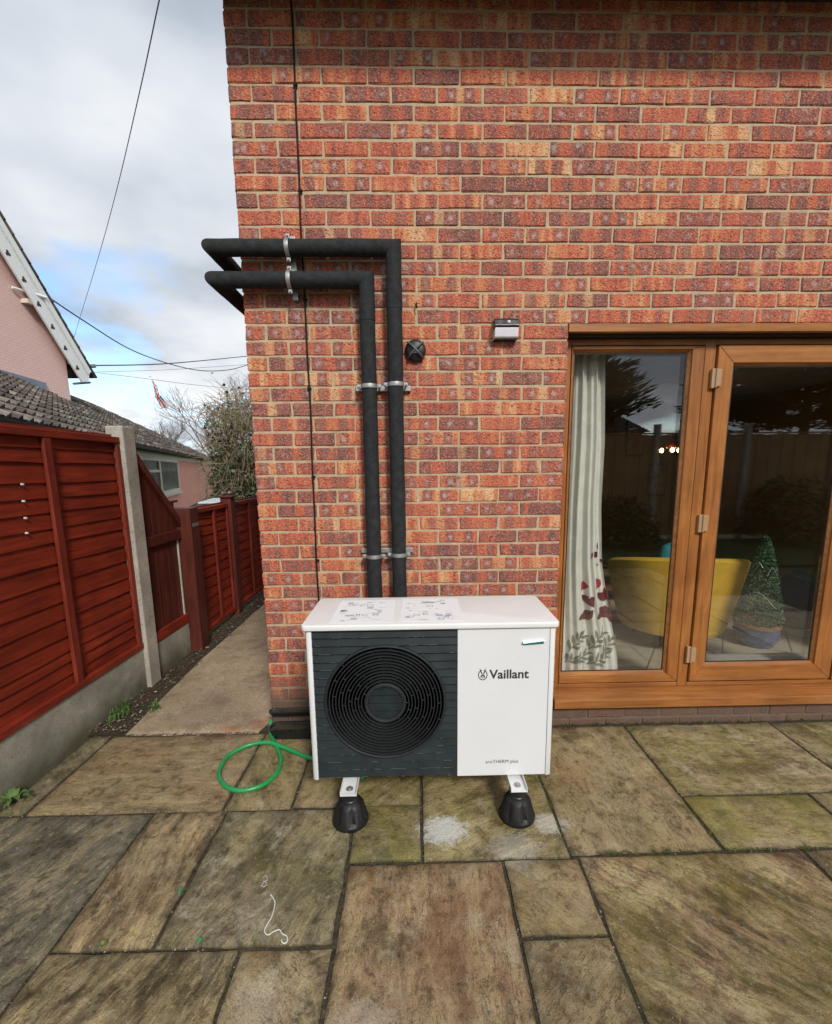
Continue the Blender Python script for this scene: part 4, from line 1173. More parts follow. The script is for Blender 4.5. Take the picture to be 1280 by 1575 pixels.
def gboard(label, y0, y1, z1, x=FX):
    o = MB().box(x - .022, x + .026, y0, y1, -.05, z1).build('gravel_board', 'gravel_board_concrete', None, bevel=.005); tag(o, label, 'gravel board', 'concrete gravel boards'); return o
gboard('long mossy concrete gravel board under the tall fence panel', -1.227, .602, .292)
gboard('concrete gravel board past the left edge under the nearer panel', -3.2, -1.372, .292)
gboard('short clean concrete gravel board under the sloping fence panel', .740, 1.262, .255)
# sloping panel of upright boards
S = empty('sloping_fence_panel', (FX, 1.0, .258), 'dark red sloping fence panel of upright boards behind the concrete post', 'fence panel')
sy0, sy1 = .742, 1.262; zt0, zt1 = 1.70, 1.165
def ztop_at(y): return zt0 + (zt1 - zt0) * (y - sy0) / (sy1 - sy0)
nb = 6
for k in range(nb):
    a = sy0 + (sy1 - sy0) * k / nb + .0015; b = sy0 + (sy1 - sy0) * (k + 1) / nb - .0015
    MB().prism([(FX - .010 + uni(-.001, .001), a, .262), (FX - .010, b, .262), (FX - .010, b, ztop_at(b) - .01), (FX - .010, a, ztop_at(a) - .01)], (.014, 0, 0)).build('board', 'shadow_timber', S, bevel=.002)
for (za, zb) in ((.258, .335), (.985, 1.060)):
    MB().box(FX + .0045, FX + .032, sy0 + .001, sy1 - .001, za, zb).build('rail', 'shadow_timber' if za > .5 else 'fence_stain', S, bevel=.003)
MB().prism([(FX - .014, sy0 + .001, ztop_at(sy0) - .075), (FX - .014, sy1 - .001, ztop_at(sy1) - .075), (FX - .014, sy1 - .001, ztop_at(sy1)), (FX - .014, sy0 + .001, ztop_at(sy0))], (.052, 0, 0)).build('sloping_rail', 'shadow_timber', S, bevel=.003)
MB().box(FX + .0045, FX + .016, sy1 - .030, sy1 - .018, .336, .984).build('edge_strip', 'post_concrete', S)
# timber posts and low panels
def tpost(label, y0, y1, h, x0, x1, cap=False):
    root = empty('timber_post', ((x0 + x1) / 2, (y0 + y1) / 2, 0), label, 'fence post', 'timber fence posts')
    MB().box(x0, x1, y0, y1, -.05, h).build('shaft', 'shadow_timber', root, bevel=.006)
    if cap: MB().prism([(x0 - .025, y0 - .025, h + .0005), (x1 + .025, y0 - .025, h + .0005), (x1 + .025, y1 + .025, h + .0005), (x0 - .025, y1 + .025, h + .0005)], (0, 0, .022)).build('post_cap', 'shadow_timber', root, bevel=.006)
    return root
tp_ = tpost('stout dark timber post between the sloping panel and the low fence', 1.275, 1.425, 1.235, FX - .055, FX + .115)
MB().box(FX + .116, FX + .119, 1.30, 1.40, 1.075, 1.105).build('bracket_plate', 'galvanised', tp_)
tpost('slim timber post with a flat cap between the low fence panels', 2.262, 2.372, 1.262, FX - .05, FX + .06, True)
tpost('capped timber post further along hidden by the house corner', 3.36, 3.47, 1.262, FX - .05, FX + .06, True)
tpost('short square timber post top seen behind the stout post', 1.30, 1.40, 1.275, FX - .17, FX - .075, True)
Zl = [1.10, 1.04, .945, .845, .745, .64, .545, .44, .335, .235, .13]
overlap_panel('low red stained overlap panel right after the stout timber post', 1.428, 2.259, Zl, 1.205, .045, [(1.93, .04), (2.24, .03), (1.445, .03)], 'stained overlap fence panels', .010)
overlap_panel('low red stained overlap panel beside the house corner, further away', 2.375, 3.357, [z + uni(-.012, .012) for z in Zl], 1.205, .045, [(2.87, .04), (3.33, .03), (2.39, .03)], 'stained overlap fence panels', .010)
overlap_panel('low red stained overlap panel farthest along the path behind the house', 3.473, 5.2, [z + uni(-.012, .012) for z in Zl], 1.205, .045, [(4.3, .04), (5.18, .03), (3.49, .03)], 'stained overlap fence panels', .010)

# weeds at the fence foot
def blades(mb, x, y, n, h, spread, wid, z=0.0):
    for _ in range(n):
        a = uni(0, 6.28); r = spread * rnd() ** .7; bx, by = x + r * math.cos(a), y + r * math.sin(a); L = h * uni(.5, 1.1); le = uni(.2, .9); d = uni(0, 6.28)
        dx_, dy_ = math.cos(d), math.sin(d); w = wid * uni(.6, 1.2); px_, py_ = -dy_ * w, dx_ * w
        p = [(bx + px_, by + py_, z), (bx - px_, by - py_, z), (bx + dx_ * L * le * .4 - px_, by + dy_ * L * le * .4 - py_, z + L * .6), (bx + dx_ * L * le * .4 + px_, by + dy_ * L * le * .4 + py_, z + L * .6), (bx + dx_ * L * le, by + dy_ * L * le, z + L * uni(.55, .95))]
        mb.add(p, [(0, 1, 2, 3), (3, 2, 4)])
mb = MB()
for k in range(18):
    q = gpt(uni(150, 200), uni(1085, 1112)); blades(mb, min(-.9, max(-1.085, q.x)), q.y, 22, .05, .028, .0022)
o = mb.build('grass_tuft', 'weed_green', None); tag(o, 'tuft of grass and weeds at the foot of the gravel board', 'grass')
mb = MB()
for k in range(10):
    q = gpt(uni(232, 246), uni(1078, 1095)); blades(mb, q.x, q.y, 12, .03, .025, .0028)
o = mb.build('weed', 'weed_green', None); tag(o, 'small low weed beside the path edge near the concrete post', 'weed')
mb = MB()
def leaf(mb, base, d, L, w, rise, bend=0.3, n=5):
    d = Vector(d).normalized(); side = d.cross(Vector((0, 0, 1))).normalized(); vs = []
    for i in range(n + 1):
        s = i / n; c_ = Vector(base) + d * L * s + Vector((0, 0, rise * math.sin(s * 2.2) - bend * L * s * s)); ww = w * math.sin(PI * min(.98, .08 + s * .92)) ** .8
        vs += [c_ - side * ww, c_ + Vector((0, 0, -.15 * ww)), c_ + side * ww]
    mb.add(vs, [(i * 3 + j, i * 3 + j + 1, i * 3 + j + 4, i * 3 + j + 3) for i in range(n) for j in range(2)])
q = gpt(22, 1235)
for k in range(11):
    a = k * 2.4; leaf(mb, (q.x, q.y, .004), (math.cos(a), math.sin(a), 0), uni(.06, .10), uni(.010, .016), uni(.03, .07), .2)
o = mb.build('leafy_weed', 'weed_green', None, smooth=True); tag(o, 'flat leafy weed at the left edge beside the gravel board', 'weed')
mb = MB(); q = gpt(158, 1455)
for k in range(7):
    a = k * 2.4; leaf(mb, (q.x, q.y, .001), (math.cos(a), math.sin(a), 0), uni(.012, .022), uni(.003, .005), .01, .1)
o = mb.build('joint_weed', 'leaf_yellowgreen', None); tag(o, 'small yellowish weed in the joint between the lower left slabs', 'weed')
# moss along the joints
mb = MB()
def moss(x, y, n, sp, s):
    for _ in range(n):
        mb_x, mb_y = x + random.gauss(0, sp), y + random.gauss(0, .005); blades(mb, mb_x, mb_y, 2, s, .003, .0014, -.004)
for k in range(80): moss(uni(1.6, 3.4), -.948, 5, .012, .010)
for k in range(20): moss(2.122 + random.gauss(0, .004), uni(-.93, -.05), 4, .004, .009)
for k in range(26): moss(uni(2.15, 3.3), -.632, 4, .012, .008)
for k in range(18): moss(1.49 + random.gauss(0, .005), uni(-.93, -.3), 4, .004, .010)
for k in range(50): moss(uni(-1.0, 1.5), random.choice((-.66, -.963)), 3, .012, .007)
for k in range(40): moss(uni(1.75, 3.3), -.012, 6, .012, .012)
for k in range(26): moss(1.46 + random.gauss(0, .02), -.45 + random.gauss(0, .05), 6, .01, .022)
o = mb.build('joint_moss', 'moss_green', None); o['kind'] = 'stuff'; o['label'] = 'green moss growing in the slab joints'

# ------------------------------------------------------------------ neighbour: pink bungalow wing
ZE = 2.15
E1 = gpt(333, 710, ZE); E0 = gpt(203, 686, ZE)
dE = (E1 - E0).normalized(); lE = Vector((-dE.y, dE.x, 0)); TH = rad(30); uE = lE * math.cos(TH) + Vector((0, 0, math.sin(TH))); nE = dE.cross(uE)
if nE.z < 0: nE = -nE
LE = (E1 - E0).length
def RP(s, up, h=0): return E0 + dE * s + uE * up + nE * h
B = empty('pink_bungalow', (E0.x, E0.y, 0), 'low pink rendered wing with brown tiled roof behind the fence', 'bungalow')
def up_max(s):
    return 4.35 if s < 11 else max(.05, 4.35 - (s - 11) * (4.0 / (LE + .2 - 11)))
mb = MB(); gauge = .34; tw = .30
nrow = 13; s0, s1 = -9.0, LE + .15
for rI in range(nrow):
    u0 = rI * gauge; u1 = u0 + gauge + .03
    prev = None; cols = []
    s = s0
    while s < s1:
        for ph, hh in ((0, .0), (.25, .065), (.5, .0), (.62, .012), (.85, .012)):
            ss = s + ph * tw
            um = up_max(ss)
            if u0 < um:
                ua, ub = u0, min(u1, um)
                jit = .008 * mnoise.noise(Vector((ss * .8, rI, 0)))
                cols.append((RP(ss, ua, hh + .085 + jit), RP(ss, ub, hh + .012 + jit), RP(ss, ua + .01, hh - .01 + jit)))
            else: cols.append(None)
        s += tw
    for a, b in zip(cols[:-1], cols[1:]):
        if a and b: mb.add([a[0], b[0], b[1], a[1], a[2], b[2]], [(0, 1, 2, 3), (4, 5, 1, 0)])
mb.build('roof_tiles', 'roof_tile', B, kind='stuff')
mb = MB(); mb.add([RP(s0, -.05, -.02), RP(LE + .15, -.05, -.02), RP(LE + .15, .3, -.02), RP(11, 4.3, -.02), RP(s0, 4.3, -.02)], [(0, 1, 2, 3, 4)]); mb.build('roof_deck', 'soffit_brown', B)
mb = MB(); mb.prism([RP(-9, 4.35, .02), RP(11, 4.35, .02), RP(11, 4.35, .12), RP(-9, 4.35, .12)], lE * .2); mb.build('ridge', 'roof_tile', B)
# other roof slope and hip so the wing is solid
mb = MB(); W2 = 4.35 * math.cos(TH) * 2; q0 = E0 + dE * s0; bk = q0 + lE * W2; bk2 = E1 + lE * W2
mb.add([RP(s0, 4.35), RP(11, 4.35), Vector((bk2.x, bk2.y, ZE)), Vector((bk.x, bk.y, ZE)), RP(LE + .15, .0)], [(0, 1, 2, 3), (1, 4, 2)]); mb.build('roof_back', 'roof_tile', B)
ins = .22
def WP(s, z, o=0): q = E0 + dE * s + lE * (ins - o); return Vector((q.x, q.y, z))
mb = MB()
wA = WP(-9, -.06); wB = WP(LE - .35, -.06); wC = wB + lE * (W2 - .5); wD = wA + lE * (W2 - .5)
mb.prism([wA, wB, wC, wD], (0, 0, ZE + .02)); mb.build('wall', 'pink_render', B)
mb = MB(); mb.prism([WP(-9, ZE - .20, .001), WP(LE - .34, ZE - .20, .001), WP(LE - .34, ZE - .20, .05), WP(-9, ZE - .20, .05)], (0, 0, .17)); mb.build('fascia', 'cream_paint', B)
gq = []
for k in range(9):
    a = PI + PI * k / 8; gq.append((.07 * math.cos(a), .07 * math.sin(a)))
mb = MB(); gp = [RP(-9, 0) + lE * (-.10 + .0) * 1 + (-lE) * g_[0] + Vector((0, 0, g_[1] + .02)) for g_ in gq]
mb.prism(gp, dE * (LE + 9.1)); mb.build('gutter', 'black_plastic', B)
for sv in (2.2, 5.5, 9.5, 14.0):
    mb = MB(); gp = [RP(sv, 0) - lE * .10 - lE * g_[0] * 1.18 + Vector((0, 0, g_[1] * 1.25 + .02)) for g_ in gq]; mb.prism(gp, dE * .35); mb.build('gutter_union', 'black_plastic', B)
dp0 = RP(LE - .05, 0) - lE * .08 + Vector((0, 0, -.05)); dw = WP(LE - .55, ZE - .55, .09)
mb = MB(); mb.tube([dp0, dp0 + Vector((0, 0, -.12)), dp0.lerp(dw, .5) + Vector((0, 0, -.05)), dw, Vector((dw.x, dw.y, 1.2)), Vector((dw.x, dw.y, -.05))], .085, 10); mb.build('downpipe', 'black_plastic', B, smooth=40)
# window: placed on the wall plane from its corners in the photograph
def wall_s(u, v):
    n = Vector((-lE.x, -lE.y, 0)); P0 = WP(0, 1); d = ray(u, v); t = (P0 - CAM).dot(n) / d.dot(n); q = CAM + d * t; return (q - P0).dot(dE), q.z
sa, za = wall_s(200, 712); sb, zb_ = wall_s(272, 713); zw0, zw1 = .75, 1.98
mb = MB(); t_ = .12
W_ = empty('unused', (0, 0, 0), 'x', 'x'); bpy.data.objects.remove(W_)
def wbox(mb, a, b, z0, z1, o0, o1):
    p = [WP(a, z0, o0), WP(b, z0, o0), WP(b, z0, o1), WP(a, z0, o1)]; mb.prism(p, (0, 0, z1 - z0))
wbox(mb, sa, sb, zw1 - t_, zw1, .004, .05); wbox(mb, sa, sb, zw0, zw0 + t_, .004, .05)
sm = wall_s(244, 720)[0]
for a in (sa, sm - .10, sb - .22): wbox(mb, a, a + .22, zw0 + t_, zw1 - t_, .004, .05)
wbox(mb, sa + .22, sm - .10, 1.50, 1.58, .004, .045)
win = mb.build('window', 'cream_paint', B)
mb = MB(); wbox(mb, sa + .22, sm - .10, zw0 + t_, zw1 - t_, .003, .012); mb.build('pane', 'window_glass_dark', win)
mb = MB(); wbox(mb, sm + .12, sb - .22, zw0 + t_, zw1 - t_, .003, .012); mb.build('pane', 'window_glass_dark', win)
mb = MB(); wbox(mb, sa - .1, sb + .1, zw0 - .08, zw0 - .001, .004, .12); mb.build('window_sill', 'cream_paint', win)
mb = MB(); wbox(mb, sa - .15, sb + .15, zw1 + .002, zw1 + .06, .004, .03); mb.build('drip_band', 'pink_render', B)

# pink gable house
GX = -9.75
gh = empty('pink_gable_house', (GX, 9, 0), 'pink painted brick house with white bargeboard at the left edge', 'house')
def gq_(u, v): q = xpt(u, v, GX); return q
cF = gq_(107, 600).y; ve = gq_(124, 568); vt = gq_(0, 362)
sl_ = (vt.z - ve.z) / (vt.y - ve.y)
def vz(y): return ve.z + sl_ * (y - ve.y)
yR = 5.6                      # ridge position along the gable
mb = MB(); y2 = 2 * yR - cF
mb.prism([(GX, cF, -.06), (GX, y2, -.06), (GX, y2, vz(cF)), (GX, yR, vz(yR)), (GX, cF, vz(cF))], (-8, 0, 0)); mb.build('wall', 'pink_brick', gh)
nrm = Vector((0, -sl_, 1)).normalized(); nrm = Vector((0, -sl_, 1.0)).normalized()
bt = MB(); w = .62
A = Vector((GX + .20, ve.y + .05, vz(ve.y + .05))); Bq = Vector((GX + .20, yR, vz(yR)))
dn = Vector((0, 0, -w))
tdir = (Bq - A).normalized(); pn = Vector((0, tdir.z, -tdir.y)); pn = pn if pn.z < 0 else -pn
bt.prism([A, Bq, Bq + pn * w, A + pn * w * .9 - tdir * .05, A + pn * w * .45 - tdir * .16], (.05, 0, 0)); bb = bt.build('bargeboard', 'white_paint', gh)
mo = MB(); mo.prism([A + Vector((.051, 0, 0)), Bq + Vector((.051, 0, 0)), Bq + pn * .17 + Vector((.051, 0, 0)), A + pn * .17 + Vector((.051, 0, 0))], (.045, 0, 0)); mo.build('verge_moulding', 'white_paint', gh)
Ltot = (Bq - A).length
k = .35
while k < Ltot - .2:
    cpt = A + tdir * k + pn * (w * .68) + Vector((.0505, 0, 0)); tr = MB()
    for q in range(3):
        a = PI / 2 + q * 2 * PI / 3; tr.lathe([(.040, 0), (.040, .004)], cpt + (tdir * math.cos(a) + pn * math.sin(a)) * .042, 10, 'x')
    tr.build('trefoil', 'dark_gasket', bb); k += .62
rt = MB(); out = -pn
k = -.25; 
while k < Ltot:
    p0 = A + tdir * k + out * .03 + Vector((.12, 0, 0)); rt.prism([p0, p0 + tdir * .36, p0 + tdir * .36 + out * .035, p0 + out * .06], (-8.3, 0, 0)); k += .33
rt.build('roof_slates', 'roof_tile', gh, kind='stuff')
mb = MB(); B2 = Vector((GX + .2, 2 * yR - A.y, A.z)); mb.prism([Bq + out * .03, B2 + Vector((0, 0, .03)), B2 + Vector((0, 0, .12)), Bq + out * .1], (-8.4, 0, 0)); mb.build('roof_far_slope', 'roof_tile', gh)
for (u, v, L_) in ((35, 462, .5), (108, 556, .45)):
    q = xpt(u, v, GX); mb = MB(); mb.box(GX - .05, GX + .19, q.y - .08, q.y + .08, q.z - .08, q.z + .03); mb.build('purlin_end', 'cream_paint', gh)
lf = [xpt(0, 562, GX + .02), xpt(70, 589, GX + .02), xpt(70, 600, GX + .02), xpt(0, 582, GX + .02)]
mb = MB(); mb.prism([(lf[0].x, lf[0].y - 2.2, lf[0].z + .0), lf[1], lf[2], (lf[3].x, lf[3].y - 2.2, lf[3].z)], (.03, 0, 0)); mb.build('lead_flashing', 'lead_sheet', gh)
q = xpt(112, 588, GX); mb = MB(); mb.tube([(GX + .05, q.y - .05, q.z - .05), (GX + .05, q.y + .7, q.z + .12)], .035, 8); mb.tube([(GX - .3, ve.y + .10, ve.z + .12), (GX + .4, ve.y + .10, ve.z + .12)], .06, 10); mb.build('eaves_gutter', 'lead_sheet', gh)
q = xpt(75, 460, GX + .3); mb = MB(); mb.tube([(GX + .05, q.y - .9, q.z - .02), (GX + .32, q.y - .1, q.z)], .035, 6); mb.build('wire_arm', 'white_paint', gh)

# overhead wires
def wire(label, pts, r):
    o = MB().tube(spline(pts, 10), r, 5).build('overhead_wire', 'wire_dark', None, smooth=True); tag(o, label, 'wire', 'overhead wires'); return o
def sag(a, b, s, n=9):
    a, b = Vector(a), Vector(b); return [a.lerp(b, i / n) + Vector((0, 0, -s * 4 * (i / n) * (1 - i / n))) for i in range(n + 1)]
wa = xpt(76, 458, GX + .3)
wire('thicker overhead wire sagging from the gable bargeboard to behind the house', [wa] + [dpt(u, v, d) for u, v, d in ((130, 494, 15.5), (200, 537, 19), (262, 560, 22), (310, 570, 25), (350, 569, 28), (378, 562, 30), (420, 548, 33))], .022)
wb = Vector((GX + .35, ve.y + .12, ve.z + .14))
wire('straight overhead wire from the gable eaves rising slightly to the right', [wb] + [dpt(u, v, d) for u, v, d in ((260, 559, 19), (378, 548, 26), (450, 541, 31))], .020)
wire('steep thin overhead wire crossing the sky from the top edge', [dpt(u, v, d) for u, v, d in ((262, -70, 7), (245, 0, 8.2), (215, 140, 11), (180, 290, 16), (150, 400, 22), (116, 512, 34), (96, 585, 46))], .012)
wire('faint lower wire behind the flag, the lowest of them', [dpt(u, v, d) for u, v, d in ((140, 572, 40), (230, 583, 46), (310, 593, 52), (420, 602, 60))], .02)
wire('faint middle wire just above the flag tip', [dpt(u, v, d) for u, v, d in ((150, 572, 44), (250, 569, 50), (330, 564, 56), (430, 557, 62))], .018)

# flagpole with flag
fb = gpt(243, 700, 1.2); fd = 42.0
pt_ = dpt(231, 579, fd); pb = Vector((pt_.x + .65, pt_.y, -.05))
fp = empty('flagpole', pb, 'thin white flagpole far behind the roofs', 'flagpole')
MB().tube([pb, pt_], [.07, .035], 8).build('pole', 'metal_pole', fp, smooth=True); MB().lathe([(.001, -.08), (.08, 0), (.001, .08)], pt_, 10).build('finial', 'metal_pole', fp)
fl_ = empty('flag', pt_, 'drooping red white and blue flag flying from the pole', 'flag')
FA, FB, FC_, FD = dpt(233, 583, fd), dpt(259, 626, fd), dpt(249, 630, fd), dpt(236, 604, fd)
def FQ(s, t): # s along the fly, t down the hoist
    top = FA.lerp(FB, s); bot = FD.lerp(FC_, s); q = top.lerp(bot, t); return q + FWD * (.18 * math.sin(s * 9 + t * 2)) + RGT * .05 * math.sin(s * 7)
n1, n2 = 24, 14
sets = {'flag_red': ([], []), 'flag_white': ([], []), 'flag_blue': ([], [])}
for i in range(n1):
    for j in range(n2):
        s, t = (i + .5) / n1, (j + .5) / n2; x_, y_ = (s - .5) * 2, (t - .5)
        d1 = min(abs(y_ - x_ * .5), abs(y_ + x_ * .5)); c_ = 'flag_blue'
        if d1 < .13: c_ = 'flag_white'
        if d1 < .045: c_ = 'flag_red'
        if abs(x_) < .20 or abs(y_) < .19: c_ = 'flag_white'
        if abs(x_) < .11 or abs(y_) < .11: c_ = 'flag_red'
        V_, F_ = sets[c_]; b = len(V_); V_ += [FQ(i / n1, j / n2), FQ((i + 1) / n1, j / n2), FQ((i + 1) / n1, (j + 1) / n2), FQ(i / n1, (j + 1) / n2)]; F_.append((b, b + 1, b + 2, b + 3))
for c_, (V_, F_) in sets.items():
    if F_: MB().add(V_, F_).build({'flag_red': 'red_cross', 'flag_white': 'white_edging', 'flag_blue': 'blue_field'}[c_], c_, fl_)

# ------------------------------------------------------------------ trees and shrubs beyond the fence
random.seed(21)
def strand(mb, pts, r0, r1, n=3):
    m = len(pts); mb.tube(pts, [r0 + (r1 - r0) * i / (m - 1) for i in range(m)], n, cap=False)
def leafquad(mb, c, s, asp=1.6):
    d = Vector((random.gauss(0, 1), random.gauss(0, 1), random.gauss(0, .8))).normalized(); e = d.cross(Vector((random.gauss(0, 1), random.gauss(0, 1), random.gauss(0, 1)))).normalized()
    mb.add([c - d * s * asp * .5, c + e * s * .5, c + d * s * asp * .5, c - e * s * .5], [(0, 1, 2, 3)])
bc = dpt(402, 700, 14.0); bc = Vector((bc.x, bc.y, 0))
bush = empty('overgrown_shrub', bc, 'tangled shrub of pale dead stems and ivy beside the house corner', 'shrub')
tw = MB(); iv = MB(); ys = MB(); tk = MB()
def inbush(q):
    r = math.hypot((q.x - bc.x) / 1.75, (q.y - bc.y) / 1.5); return r < 1
for k in range(7):
    a = uni(0, 6.28); b0 = bc + Vector((uni(-.5, .5), uni(-.4, .4), -.05)); strand(tk, [b0, b0 + Vector((math.cos(a) * .2, math.sin(a) * .2, 1.2)), b0 + Vector((math.cos(a) * .6, math.sin(a) * .5, 2.6))], .07, .03, 6)
for k in range(3200):
    a = uni(0, 6.28); rr = rnd() ** .5; z0 = uni(1.3, 4.0) - .5 * rr; p = bc + Vector((math.cos(a) * rr * 1.5, math.sin(a) * rr * 1.3, z0))
    d = Vector((math.cos(a) * uni(-.4, 1), math.sin(a) * uni(-.4, 1), uni(-.6, 1.1))).normalized(); L = uni(.3, 1.0); pts = [p]
    for i in range(4):
        d = (d + Vector((random.gauss(0, .22), random.gauss(0, .22), random.gauss(0, .15) - .20))).normalized(); pts.append(pts[-1] + d * L / 4)
    strand(tw, pts, uni(.006, .013), .003)
for k in range(8000):
    a = uni(0, 6.28); rr = rnd() ** .4; z = abs(random.gauss(1.15, .95)); p = bc + Vector((math.cos(a) * rr * 1.55, math.sin(a) * rr * 1.35, z)); leafquad(iv, p, uni(.05, .11), 1.3)
for k in range(1300):
    a = uni(0, 6.28); rr = rnd() ** .45; z = 2.6 + 1.35 * (1 - rr * .55) * rnd(); p = bc + Vector((math.cos(a) * rr * 1.5, math.sin(a) * rr * 1.3, z)); leafquad(ys, p, uni(.03, .065), 2.6)
tk.build('stem', 'bark', bush, smooth=True); tw.build('dead_twigs', 'twig_pale', bush, kind='stuff'); iv.build('ivy_leaves', 'leaf_ivy', bush, kind='stuff'); ys.build('upper_leaves', 'leaf_yellowgreen', bush, kind='stuff')
def bare_tree(label, base, H, spread, lv=5, r0=.14, group='bare winter trees'):
    root = empty('bare_tree', base, label, 'tree', group); tr_ = MB(); tg = MB()
    def grow(p, d, L, r, n):
        pts = [p]
        for i in range(3):
            d = (d + Vector((random.gauss(0, .11), random.gauss(0, .11), .05))).normalized(); pts.append(pts[-1] + d * L / 3)
        strand(tr_ if n >= lv - 1 else tg, pts, r, r * .62, 5 if n >= lv - 1 else 3)
        if n == 0: return
        for k in range(random.choice((2, 3, 3)) if n < lv else 4):
            ax = Vector((random.gauss(0, 1), random.gauss(0, 1), random.gauss(0, .4))).normalized(); nd = (d + ax * spread * uni(.6, 1.2)).normalized()
            grow(pts[random.choice((2, 3, 3))], nd, L * uni(.62, .8), r * .60, n - 1)
    grow(Vector(base), Vector((0, 0, 1)), H * .32, r0, lv)
    tr_.build('trunk', 'twig_grey', root, smooth=True); tg.build('branches', 'twig_grey', root, kind='stuff'); return root
b1 = dpt(228, 700, 50); bare_tree('bare tree left of the flagpole foot, low on the skyline', (b1.x, b1.y, -.05), 8.0, .62, 6, .16)
b1 = dpt(272, 700, 46); bare_tree('bare tree on the skyline right of the flagpole', (b1.x, b1.y, -.05), 7.2, .66, 6, .15)
b1 = dpt(338, 700, 27); bare_tree('tall fine twigged bare tree rising behind the ivy shrub', (b1.x, b1.y, -.05), 7.0, .60, 6, .12)
b1 = dpt(312, 690, 24); bare_tree('small reddish twiggy bare tree at the end of the tiled roof', (b1.x, b1.y, -.05), 4.0, .8, 6, .07)
# pale bin behind the low fence and stones on the post cap
q = dpt(333, 770, 9.0)
bn = empty('storage_bin', (q.x, q.y, -.05), 'pale storage bin showing its lid over the low fence', 'bin')
MB().box(q.x - .18, q.x + .16, q.y - .3, q.y + .3, -.05, q.z - .05).build('body', 'lead_sheet', bn, bevel=.03)
MB().prism([(q.x - .22, q.y - .34, q.z - .045), (q.x + .2, q.y - .34, q.z - .045), (q.x + .2, q.y + .34, q.z - .005), (q.x - .22, q.y + .34, q.z - .005)], (0, 0, .04)).build('lid', 'bin_lid', bn, bevel=.02)
for i, (dx_, dy_, s) in enumerate(((-.02, -.02, .033), (.022, .03, .036))):
    mb = MB(); cs = Vector((FX + .005 + dx_, 2.317 + dy_, 1.2855 + s * .6))
    n_, m_ = 10, 6; vs = []
    for a in range(m_ + 1):
        th = PI * a / m_
        for b in range(n_):
            ph = 2 * PI * b / n_; k = s * (1 + .25 * mnoise.noise(Vector((math.cos(ph) * 1.5, math.sin(ph) * 1.5, th + i * 5)))); vs.append((cs.x + k * math.sin(th) * math.cos(ph), cs.y + 1.2 * k * math.sin(th) * math.sin(ph), cs.z + .6 * k * math.cos(th)))
    mb.add(vs, [(a * n_ + b, a * n_ + (b + 1) % n_, (a + 1) * n_ + (b + 1) % n_, (a + 1) * n_ + b) for a in range(m_) for b in range(n_)])
    o = mb.build('stone', 'pebble', None, smooth=True); tag(o, ('pale stone on the flat post cap, nearer one', 'pale stone on the flat post cap, farther one')[i], 'stone', 'stones on the post cap')

# ------------------------------------------------------------------ inside the room
random.seed(33)
YC = .235
def cur_r(z):
    tab = [(.10, 950), (.29, 950), (.45, 945), (.70, 934), (.95, 926), (1.3, 925), (1.7, 931), (2.5, 932)]
    for (z0, a), (z1, b) in zip(tab[:-1], tab[1:]):
        if z0 <= z <= z1: u = a + (b - a) * (z - z0) / (z1 - z0); break
    else: u = 932
    # photo column -> x at the curtain plane (rows matter little, take the row of height z)
    lo, hi = 200, 1300
    for _ in range(24):
        mid = (lo + hi) / 2
        if wpt(u, mid, YC).z > z: lo = mid
        else: hi = mid
    return wpt(u, lo, YC).x
ZT, ZB = 2.40, FL + .03
zl = [ZB + (ZT - ZB) * i / 40 for i in range(41)]; xr = [cur_r(z) for z in zl]
def xr_at(z):
    t = min(39.999, max(0, (z - ZB) / (ZT - ZB) * 40)); i = int(t); return xr[i] + (xr[i + 1] - xr[i]) * (t - i)
XLc = 1.735
def fold(s, z):
    h = (z - ZB) / (ZT - ZB); sk = s + .10 * (1 - h) * math.sin(2.1 * s + 1)
    return YC + .021 * math.sin(2 * PI * 3.4 * sk + .6) + .010 * math.sin(2 * PI * 9.3 * sk + 2.5 * h) + .012 * math.sin(3 * h + 5 * s)
def cpt_(s, z): x1_ = xr_at(z); return Vector((XLc + (x1_ - XLc) * s, fold(s, z), z))
ct = empty('curtain', (XLc, YC, ZB), 'pale linen curtain with maroon and sage leaf print behind the left pane', 'curtain')
ns = 90; vs = [cpt_(i / ns, z) for z in zl for i in range(ns + 1)]
mb = MB().add(vs, [(j * (ns + 1) + i, j * (ns + 1) + i + 1, (j + 1) * (ns + 1) + i + 1, (j + 1) * (ns + 1) + i) for j in range(40) for i in range(ns)])
mb.build('cloth', 'linen', ct, smooth=True)
def cprint(polys, mat, name, lift=.003, scale=True):
    mb = MB()
    for pl in polys:
        P = []
        for (a, b) in pl:
            u, v = (860 + a / 7.16, 830 + b / 7.16) if scale else (a, b)
            q = wpt(u, v, YC - .02); s = max(0, min(1, (q.x - XLc) / (xr_at(q.z) - XLc))); P.append(Vector((q.x, 0, q.z)))
        # fan from the middle, subdivided so that the print follows the folds
        c = sum(P, Vector()) / len(P); n = len(P); K = 7
        for i in range(n):
            A_, B_ = P[i], P[(i + 1) % n]; grid = []
            for k in range(K + 1):
                grid.append([(c + (A_ - c) * k / K).lerp(c + (B_ - c) * k / K, t) for t in (0, .25, .5, .75, 1)])
            for k in range(K):
                for j in range(4):
                    quad = [grid[k][j], grid[k][j + 1], grid[k + 1][j + 1], grid[k + 1][j]]; vv = []
                    for q in quad:
                        s = max(0, min(1, (q.x - XLc) / (xr_at(q.z) - XLc))); vv.append((q.x, fold(s, q.z) - lift, q.z))
                    mb.add(vv, [(0, 1, 2, 3)])
    mb.build(name, mat, ct)
